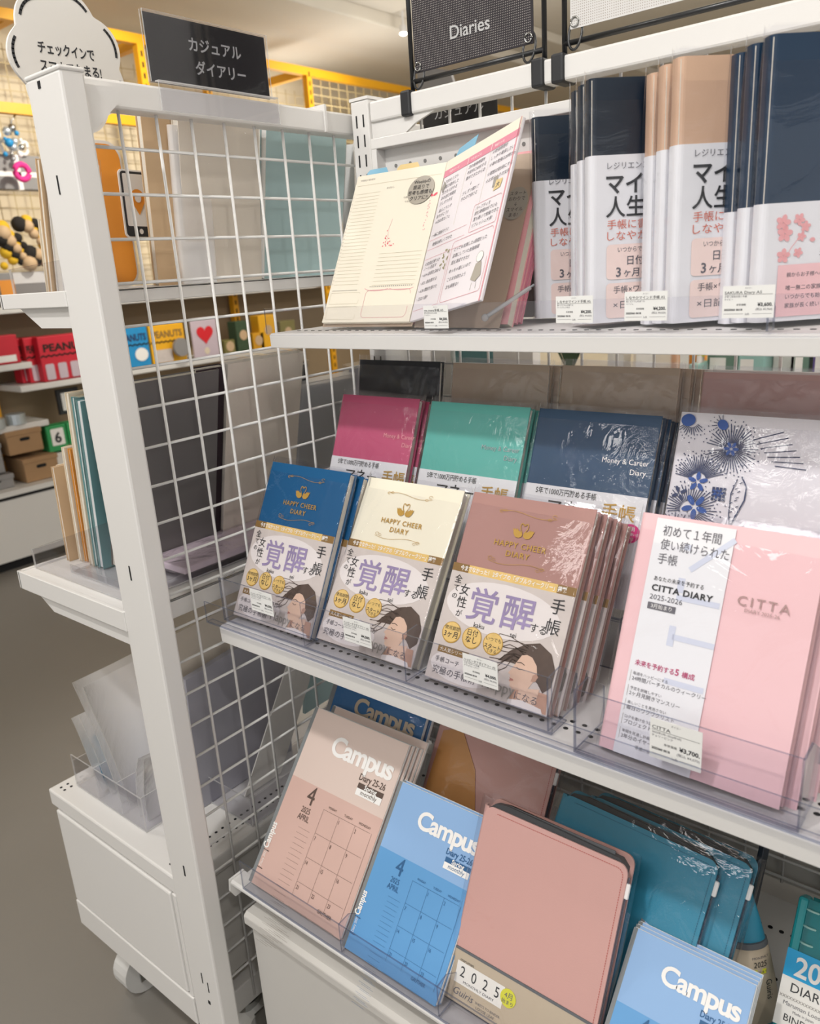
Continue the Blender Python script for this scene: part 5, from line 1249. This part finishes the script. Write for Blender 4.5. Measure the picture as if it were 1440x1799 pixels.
def bx(name, label, cat, y0, y1, z0, z1, m, x=WXX, d=0.08, group=None):
    T = thing(name, label, cat, (x, y0, z0), (0, 0, R(90)), group)
    g = G(); g.box(0, 0.0, 0, y1-y0, d, z1-z0, m); g.build('box_body', T, bevel=0.004)
    return T
def zig(g, w, z, y=-0.002, m='plush_black', s=0.014):
    n = int(w/s); P = [(i*s, z+(s*0.5 if i % 2 else 0)) for i in range(n+1)]; g.line(P, 0.007, m, y)
def branded(T, w, h, col='ink', txt='PEANUTS', z=0.145, q=0.05, zz=None):
    g = G(); g.text(txt, w*0.5, z, q, col, -0.002, align='C', fit=w*0.86, bold=0.03); zig(g, w, h*0.55)
    return g
for i, (a, b2, xx) in enumerate(((1.84, 1.93, -3.99), (1.86, 1.96, -3.95), (1.905, 2.20, -3.9))):
    T = bx('gift_box', ['red lettered gift box, rearmost at the left', 'red lettered gift box, middle one of three', 'red lettered gift box, frontmost and widest'][i], 'box', a, b2, 0.847, 1.065, 'red_box', x=xx, group='red gift boxes on the far shelf')
    g = branded(T, b2-a, 0.218, 'plush_black')
    for k in range(3 if i == 2 else 1): g.poly(rrect(0.015+0.065*k, 0.008, 0.06+0.065*k, 0.085, 0.008), 'card_lilac', -0.003)
    g.build('box_print', T)
T = bx('gift_box', 'blue lettered box on the far shelf seen through the wires', 'box', 2.33, 2.515, 0.847, 1.065, 'blue_box'); g = branded(T, 0.185, 0.218, 'navy_print'); g.disc(0.13, 0.07, 0.04, 0.035, 'white_print', -0.004); g.build('box_print', T)
T = bx('gift_box', 'yellow lettered box right of the blue one on the far shelf', 'box', 2.525, 2.75, 0.847, 1.06, 'yellow_box'); g = branded(T, 0.225, 0.213, 'brown_bar'); g.poly(rrect(0.02, 0.01, 0.13, 0.08, 0.01), 'photo_bg', -0.003); g.build('box_print', T)
T = thing('silver_tin', 'round silver tin in front of the yellow box', 'tin', (-3.87, 2.69, 0.93), (0, 0, R(90)))
g = G(); g.M = Matrix.Rotation(PI/2, 4, 'X'); g.prism([(0.05*math.cos(2*PI*i/24), 0.05*math.sin(2*PI*i/24)) for i in range(24)], 'z', 0.0, 0.02, 'gift_grey'); g.build('tin_body', T, bevel=0.003)
T = bx('greeting_card', 'pale card with a big red heart on the far shelf', 'card', 2.80, 2.98, 0.847, 1.075, 'card_lilac', d=0.01)
g = G(); hp = [(0.09+0.0036*16*math.sin(a)**3, 0.135+0.0036*(13*math.cos(a)-5*math.cos(2*a)-2*math.cos(3*a)-math.cos(4*a))) for a in [2*PI*i/36 for i in range(36)]]; g.poly(hp, 'heart_red', -0.003); g.disc(0.09, 0.04, 0.018, 0.02, 'cream_board', -0.003); g.build('card_print', T)
for k, (a, b2, z1, m) in enumerate(((3.02, 3.1, 0.93, 'olive'), (3.12, 3.22, 1.03, 'foliage'), (3.24, 3.33, 0.95, 'mustard'), (3.30, 3.44, 1.05, 'yellow_box'), (3.47, 3.6, 1.0, 'olive'))):
    T = bx('small_box', ['small olive box beside the heart card', 'dark green package right of the heart card', 'small mustard box on the far shelf', 'yellow and brown patterned box near the far shelf end', 'olive box at the right end of the far shelf'][k], 'box', a, b2, 0.847, z1, m)
    g = G(); g.disc((b2-a)/2, (z1-0.847)*0.55, 0.03, 0.03, 'kraft_board', -0.003); g.build('box_print', T)
for k, (a, z0, z1, m, x) in enumerate(((1.655, 0.53, 0.64, 'carton', -3.88), (1.70, 0.386, 0.50, 'carton', -3.86), (1.45, 0.46, 0.60, 'gift_grey', -3.88), (1.47, 0.386, 0.45, 'gift_grey', -3.86))):
    T = bx('storage_box', ['small brown carton on the far base cabinet, upper one', 'flat brown carton on the far base cabinet, lower one', 'grey storage box at the far left edge, upper one', 'grey storage box at the far left edge, lower one'][k], 'box', a, a+0.17, z0, z1, m, x=x, d=0.2)
    g = G(); g.box(-0.004, -0.004, z1-z0-0.02, 0.174, 0.2, z1-z0+0.003, m); g.build('lid', T, bevel=0.003); g = G(); g.poly(rrect(0.06, (z1-z0)*0.55, 0.11, (z1-z0)*0.7, 0.008), 'hole_black', -0.001); g.build('grip_hole', T)
for k in range(2):
    T = bx('number_box', ['green box with a white panel numbered 6 near the cartons', 'green box right of the one numbered 6'][k], 'box', 1.86+0.11*k, 1.965+0.11*k, 0.50, 0.63, 'green_box'); g = G(); g.poly(rrect(0.02, 0.03, 0.088, 0.115, 0.006), 'white_print', -0.002); g.text(('6', '8')[k], 0.054, 0.045, 0.07, 'ink', -0.003, align='C', bold=0.03); g.build('box_print', T)
T = bx('white_carton', 'white slanted box under the green numbered boxes', 'box', 1.85, 2.0, 0.386, 0.49, 'white_board', d=0.12)
T = bx('black_frame', 'small black framed picture above the green boxes', 'frame', 2.0, 2.12, 0.66, 0.79, 'black_plastic', x=-4.0, d=0.02); g = G(); g.rect(0.02, 0.02, 0.1, 0.11, 'white_print', -0.002); g.build('picture', T)
for k in range(5):
    T = thing('wrapped_dish', 'clear wrapped dish on the lower left far shelf', 'dish', (-3.93+0.02*(k % 2), 1.30+0.11*k, 0.6685), group='wrapped dishes on the lower left far shelf')
    T['label'] = ['clear wrapped dish at the left end of the lowest far shelf', 'second clear wrapped dish on the lowest far shelf', 'middle clear wrapped dish on the lowest far shelf', 'fourth clear wrapped dish on the lowest far shelf', 'clear wrapped dish at the right end of the lowest far shelf'][k]
    g = G(); g.prism([(0.045*math.cos(2*PI*i/16), 0.045*math.sin(2*PI*i/16)) for i in range(16)], 'z', 0, 0.03+0.005*k, 'silver_foil'); g.build('dish_body', T, bevel=0.006)
for k, (a, m) in enumerate(((1.35, 'olive'), (1.52, 'white_board'), (1.68, 'red_box'))):
    T = bx('snack_pack', ['small olive pack on the upper left far shelf', 'white pack in the middle of the upper left far shelf', 'red and white pack at the right of the upper left far shelf'][k], 'pack', a, a+0.13, 0.957, 1.03+0.03*k, m, d=0.06); g = G(); g.rect(0.02, 0.01, 0.11, 0.04, 'white_print', -0.002); g.build('box_print', T)
# hanging goods, upper left
T = thing('grey_gift_bag', 'grey gift box tied with white ribbon hanging at the upper left', 'gift', (-3.9, 1.86, 1.735), (0, 0, R(90)))
g = G(); g.box(0, 0, 0, 0.23, 0.06, 0.15, 'gift_grey'); g.build('box_body', T, bevel=0.004)
g = G(); g.box(0.10, -0.002, -0.001, 0.125, 0.062, 0.151, 'white_print'); g.box(-0.001, -0.002, 0.055, 0.231, 0.0, 0.077, 'white_print'); g.build('ribbon', T)
for q in (-1, 1):
    g = G(); g.tube([(0.112+q*(0.012+0.05*abs(math.sin(a))), -0.01, 0.165+0.045*math.sin(a*2)*0.6+0.02*math.sin(a)) for a in [PI*i/12 for i in range(13)]], 0.008, 'white_print', 6); g.build('bow_loop', T, smooth=True)
T = thing('pink_ring_charm', 'bright pink fluffy ring hanging in front of the grey gift', 'charm', (-3.84, 1.945, 1.80), (0, 0, R(90)))
g = G(); g.tube([(0.032*math.cos(a), -0.03, 0.032*math.sin(a)) for a in [2*PI*i/18 for i in range(18)]], 0.013, 'pink_pompom', 8, closed=True); g.build('ring', T, smooth=True)
T = thing('bead_charm', 'cluster of clear and blue beads hanging from a hook at the upper left', 'charm', (-3.86, 1.93, 1.90), (0, 0, R(90)))
for i in range(14):
    g = G(); g.ball((random.uniform(-0.05, 0.06), random.uniform(-0.03, 0.0), random.uniform(-0.06, 0.09)), random.uniform(0.008, 0.02), ('silver_foil', 'white_print', 'chrome', 'blue_box')[i % 4] if i != 9 else 'blue_box', 8, 6); g.build('bead', T, smooth=True)
g = G(); g.tube([(0.02, 0, 0.06), (0.03, -0.01, 0.12), (0.06, -0.01, 0.15)], 0.004, 'chrome', 6); g.build('hook', T, smooth=True)
T = thing('yellow_plush_pack', 'yellow and black plush bundle on the far shelf at the left edge', 'plush', (-3.9, 1.80, 1.40), (0, 0, R(90)))
for i in range(34):
    g = G(); g.ball((0.02+0.22*((i*0.37) % 1), -0.01*(i % 3), 0.2*((i*0.61) % 1)), 0.018+0.006*(i % 4), ('plush_yellow', 'plush_black', 'kraft_board')[i % 3], 10, 7); g.build('plush_piece', T, smooth=True)
T = bx('white_plush_box', 'pale box with orange side below the plush bundle', 'box', 1.78, 2.05, 1.217, 1.37, 'gift_grey', d=0.1); g = G(); g.rect(0.0, 0.0, 0.07, 0.12, 'orange_print', -0.002); g.rect(0.07, 0.10, 0.27, 0.15, 'white_print', -0.002); g.build('box_print', T)
for k in range(9):
    a = 2.75+0.30*k
    T = bx('hanging_pack', 'x', 'pack', a, a+0.2, 1.217, 1.36+0.05*(k % 3), ('kraft_board', 'olive', 'sand_board')[k % 3], d=0.06)
    T['label'] = ('%s pack on the long upper far shelf, %s from the left' % (('tan', 'olive', 'greige')[k % 3], ('first', 'second', 'third', 'fourth', 'fifth', 'sixth', 'seventh', 'eighth', 'ninth')[k]))
    T['group'] = 'packs on the long upper far shelf'
# ceiling spotlight in view
T = thing('track_spotlight', 'small white ceiling spotlight left of the dark mesh sign', 'lamp', tuple(at(708, 55, 2, 2.585)))
g = G(); g.tube([(0, 0, 0.03), (0, 0, -0.01)], 0.02, 'powder_white', 14); g.build('canister', T)
g = G(); g.tube([(0, 0, 2.755-T.location.z), (0, 0, 0.03)], 0.008, 'powder_white', 10); g.build('stem', T)
g = G(); g.ball((0.0, 0, -0.012), 0.022, 'lamp_glow', 12, 8, (1, 1, 0.5)); g.build('lens', T, smooth=True)
# yellow-framed cage and grey board beyond the rack top seen over the bar
T = thing('grey_header_board', 'plain dark grey header board beyond the rack under the dark mesh sign', 'board', tuple(at(735, 172, 1, 2.2)), (0, 0, R(-8)))
g = G(); g.prism([(0, -0.1), (0.0, 0.09), (0.14, 0.05), (0.2, -0.1)], 'y', 0, 0.01, 'gift_grey'); g.build('panel', T)
g = G(); g.box(0.09, 0.0, -T.location.z, 0.11, 0.01, -0.1, 'gift_grey'); g.build('pole', T)

# ------------------------------------------------------------------ aisle beyond the rack seen through the wire back
fr_ = thing('far_white_rack', 'white post rack beyond the wire back, seen under the top shelf', 'rack', (0.3, 2.1, 0))
def fb(g, n, **k):
    o = g.build(n, fr_, **k); o.location = -Vector(fr_.location); return o
for px in (1082, 1378, 1410):
    p = at(px, 620, 1, 2.1); g = G(); g.box(p.x-0.025, 2.1, 0, p.x+0.022, 2.15, 1.6, 'powder_white'); fb(g, 'post')
g = G(); g.box(-1.9, 2.0, 0.85, 1.6, 2.45, 0.88, 'powder_white'); fb(g, 'shelf')
g = G(); g.box(-1.9, 2.0, 0.12, 1.6, 2.45, 0.5, 'powder_white'); fb(g, 'base')
g = G(); g.box(-1.9, 2.45, 0.3, 1.6, 2.47, 1.16, 'wall_beige'); fb(g, 'back_panel')
def fitem(name, label, cat, px0, py0, px1, py1, Y, m, d=0.08, rnd=False):
    a = at(px0, py1, 1, Y); b2 = at(px1, py0, 1, Y)
    z0 = 0.882; w = b2.x-a.x
    T = thing(name, label, cat, (a.x, Y, z0))
    g = G()
    if rnd: g.ball((w/2, 0.02, b2.z-z0-w/2), w/2, m); g.box(w*0.35, 0, 0, w*0.65, 0.03, b2.z-z0-w*0.8, 'white_board')
    else: g.box(0, 0, 0, w, d, b2.z-z0, m)
    g.build('body', T, bevel=0 if rnd else 0.004, smooth=rnd)
    if not rnd:
        g = G(); g.rect(w*0.1, (b2.z-z0)*0.55, w*0.6, (b2.z-z0)*0.8, 'white_print', -0.002); g.build('label_print', T)
    return T
fitem('storage_bin', 'sage green bin beyond the wire back, right of the yellow ball', 'bin', 1240, 606, 1300, 660, 2.06, 'sage_bin')
fitem('storage_bin', 'mint green rounded bin beyond the wire back', 'bin', 1295, 608, 1345, 650, 2.04, 'mint_bin')
fitem('round_ornament', 'bright yellow ball beyond the wire back', 'ornament', 1216, 608, 1238, 630, 2.02, 'sticker_yellow', rnd=True)
fitem('storage_bin', 'orange-topped pack left of the yellow ball', 'bin', 1190, 596, 1225, 660, 2.08, 'orange_print')
fitem('storage_bin', 'purple box at the right edge beyond the wire back', 'box', 1425, 600, 1480, 660, 2.04, 'purple_box')
fitem('storage_bin', 'grey bin beyond the wire back left of the orange pack', 'bin', 1110, 600, 1180, 660, 2.1, 'sand_board')
fitem('storage_bin', 'pale mint bottle beyond the wires between two diaries', 'bottle', 1206, 640, 1228, 720, 2.0, 'mint_bin')
fitem('storage_bin', 'sage green carton beside the right white posts', 'box', 1392, 602, 1424, 660, 2.05, 'sage_bin')
# potted greenery
T = thing('potted_plant', 'dark green potted plant beyond the wire back near the centre', 'plant', tuple(at(1000, 650, 1, 1.9)))
T.location.z = 0.882
g = G(); g.prism([(0.05*math.cos(2*PI*i/16), 0.05*math.sin(2*PI*i/16)) for i in range(16)], 'z', 0, 0.09, 'kraft_board'); g.build('pot', T)
for i in range(26):
    a = i*2.4; l = 0.14+0.05*math.sin(i*3); c, s2 = math.cos(a), math.sin(a)
    g = G(); g.add([(0, 0, 0.09), (c*l*0.4-s2*0.01, s2*l*0.4+c*0.01, 0.09+l*0.9), (c*l*0.9, s2*l*0.9, 0.1+l*(1.0-0.3*(i % 3)/2)), (c*l*0.4+s2*0.01, s2*l*0.4-c*0.01, 0.09+l*0.88)], [(0, 1, 2, 3)], 'foliage'); g.build('leaf', T)
# goods on this rack's far side (behind the wire back)
for k, (px0, px1, m, lb) in enumerate(((668, 790, 'white_board', 'white book pack just beyond the wire back at the left'), (800, 865, 'teal_board', 'teal book beyond the wire back left of centre'), (866, 935, 'white_board', 'white book beyond the wire back beside the teal one'))):
    a = at(px0, 640, 1, 1.03); b2 = at(px1, 600, 1, 1.03)
    T = thing('far_side_book', lb, 'book', (a.x, 1.03, 1.0))
    g = G(); g.box(0, 0, 0, b2.x-a.x, 0.02, 0.185, m); g.build('cover', T, bevel=0.001)
    g = G(); g.box(0.002, 0.002, 0.1851, b2.x-a.x-0.002, 0.018, 0.1856, 'page_white'); g.build('page_block', T)
g = G(); g.box(-0.826, 0.99, 0.972, 0.34, 1.30, 0.998, 'powder_white'); ab(g, 'rear_shelf', mr)
g = G(); g.box(-0.80, 0.985, 0.10, 0.34, 1.35, 0.45, 'powder_white'); ab(g, 'rear_base', mr)
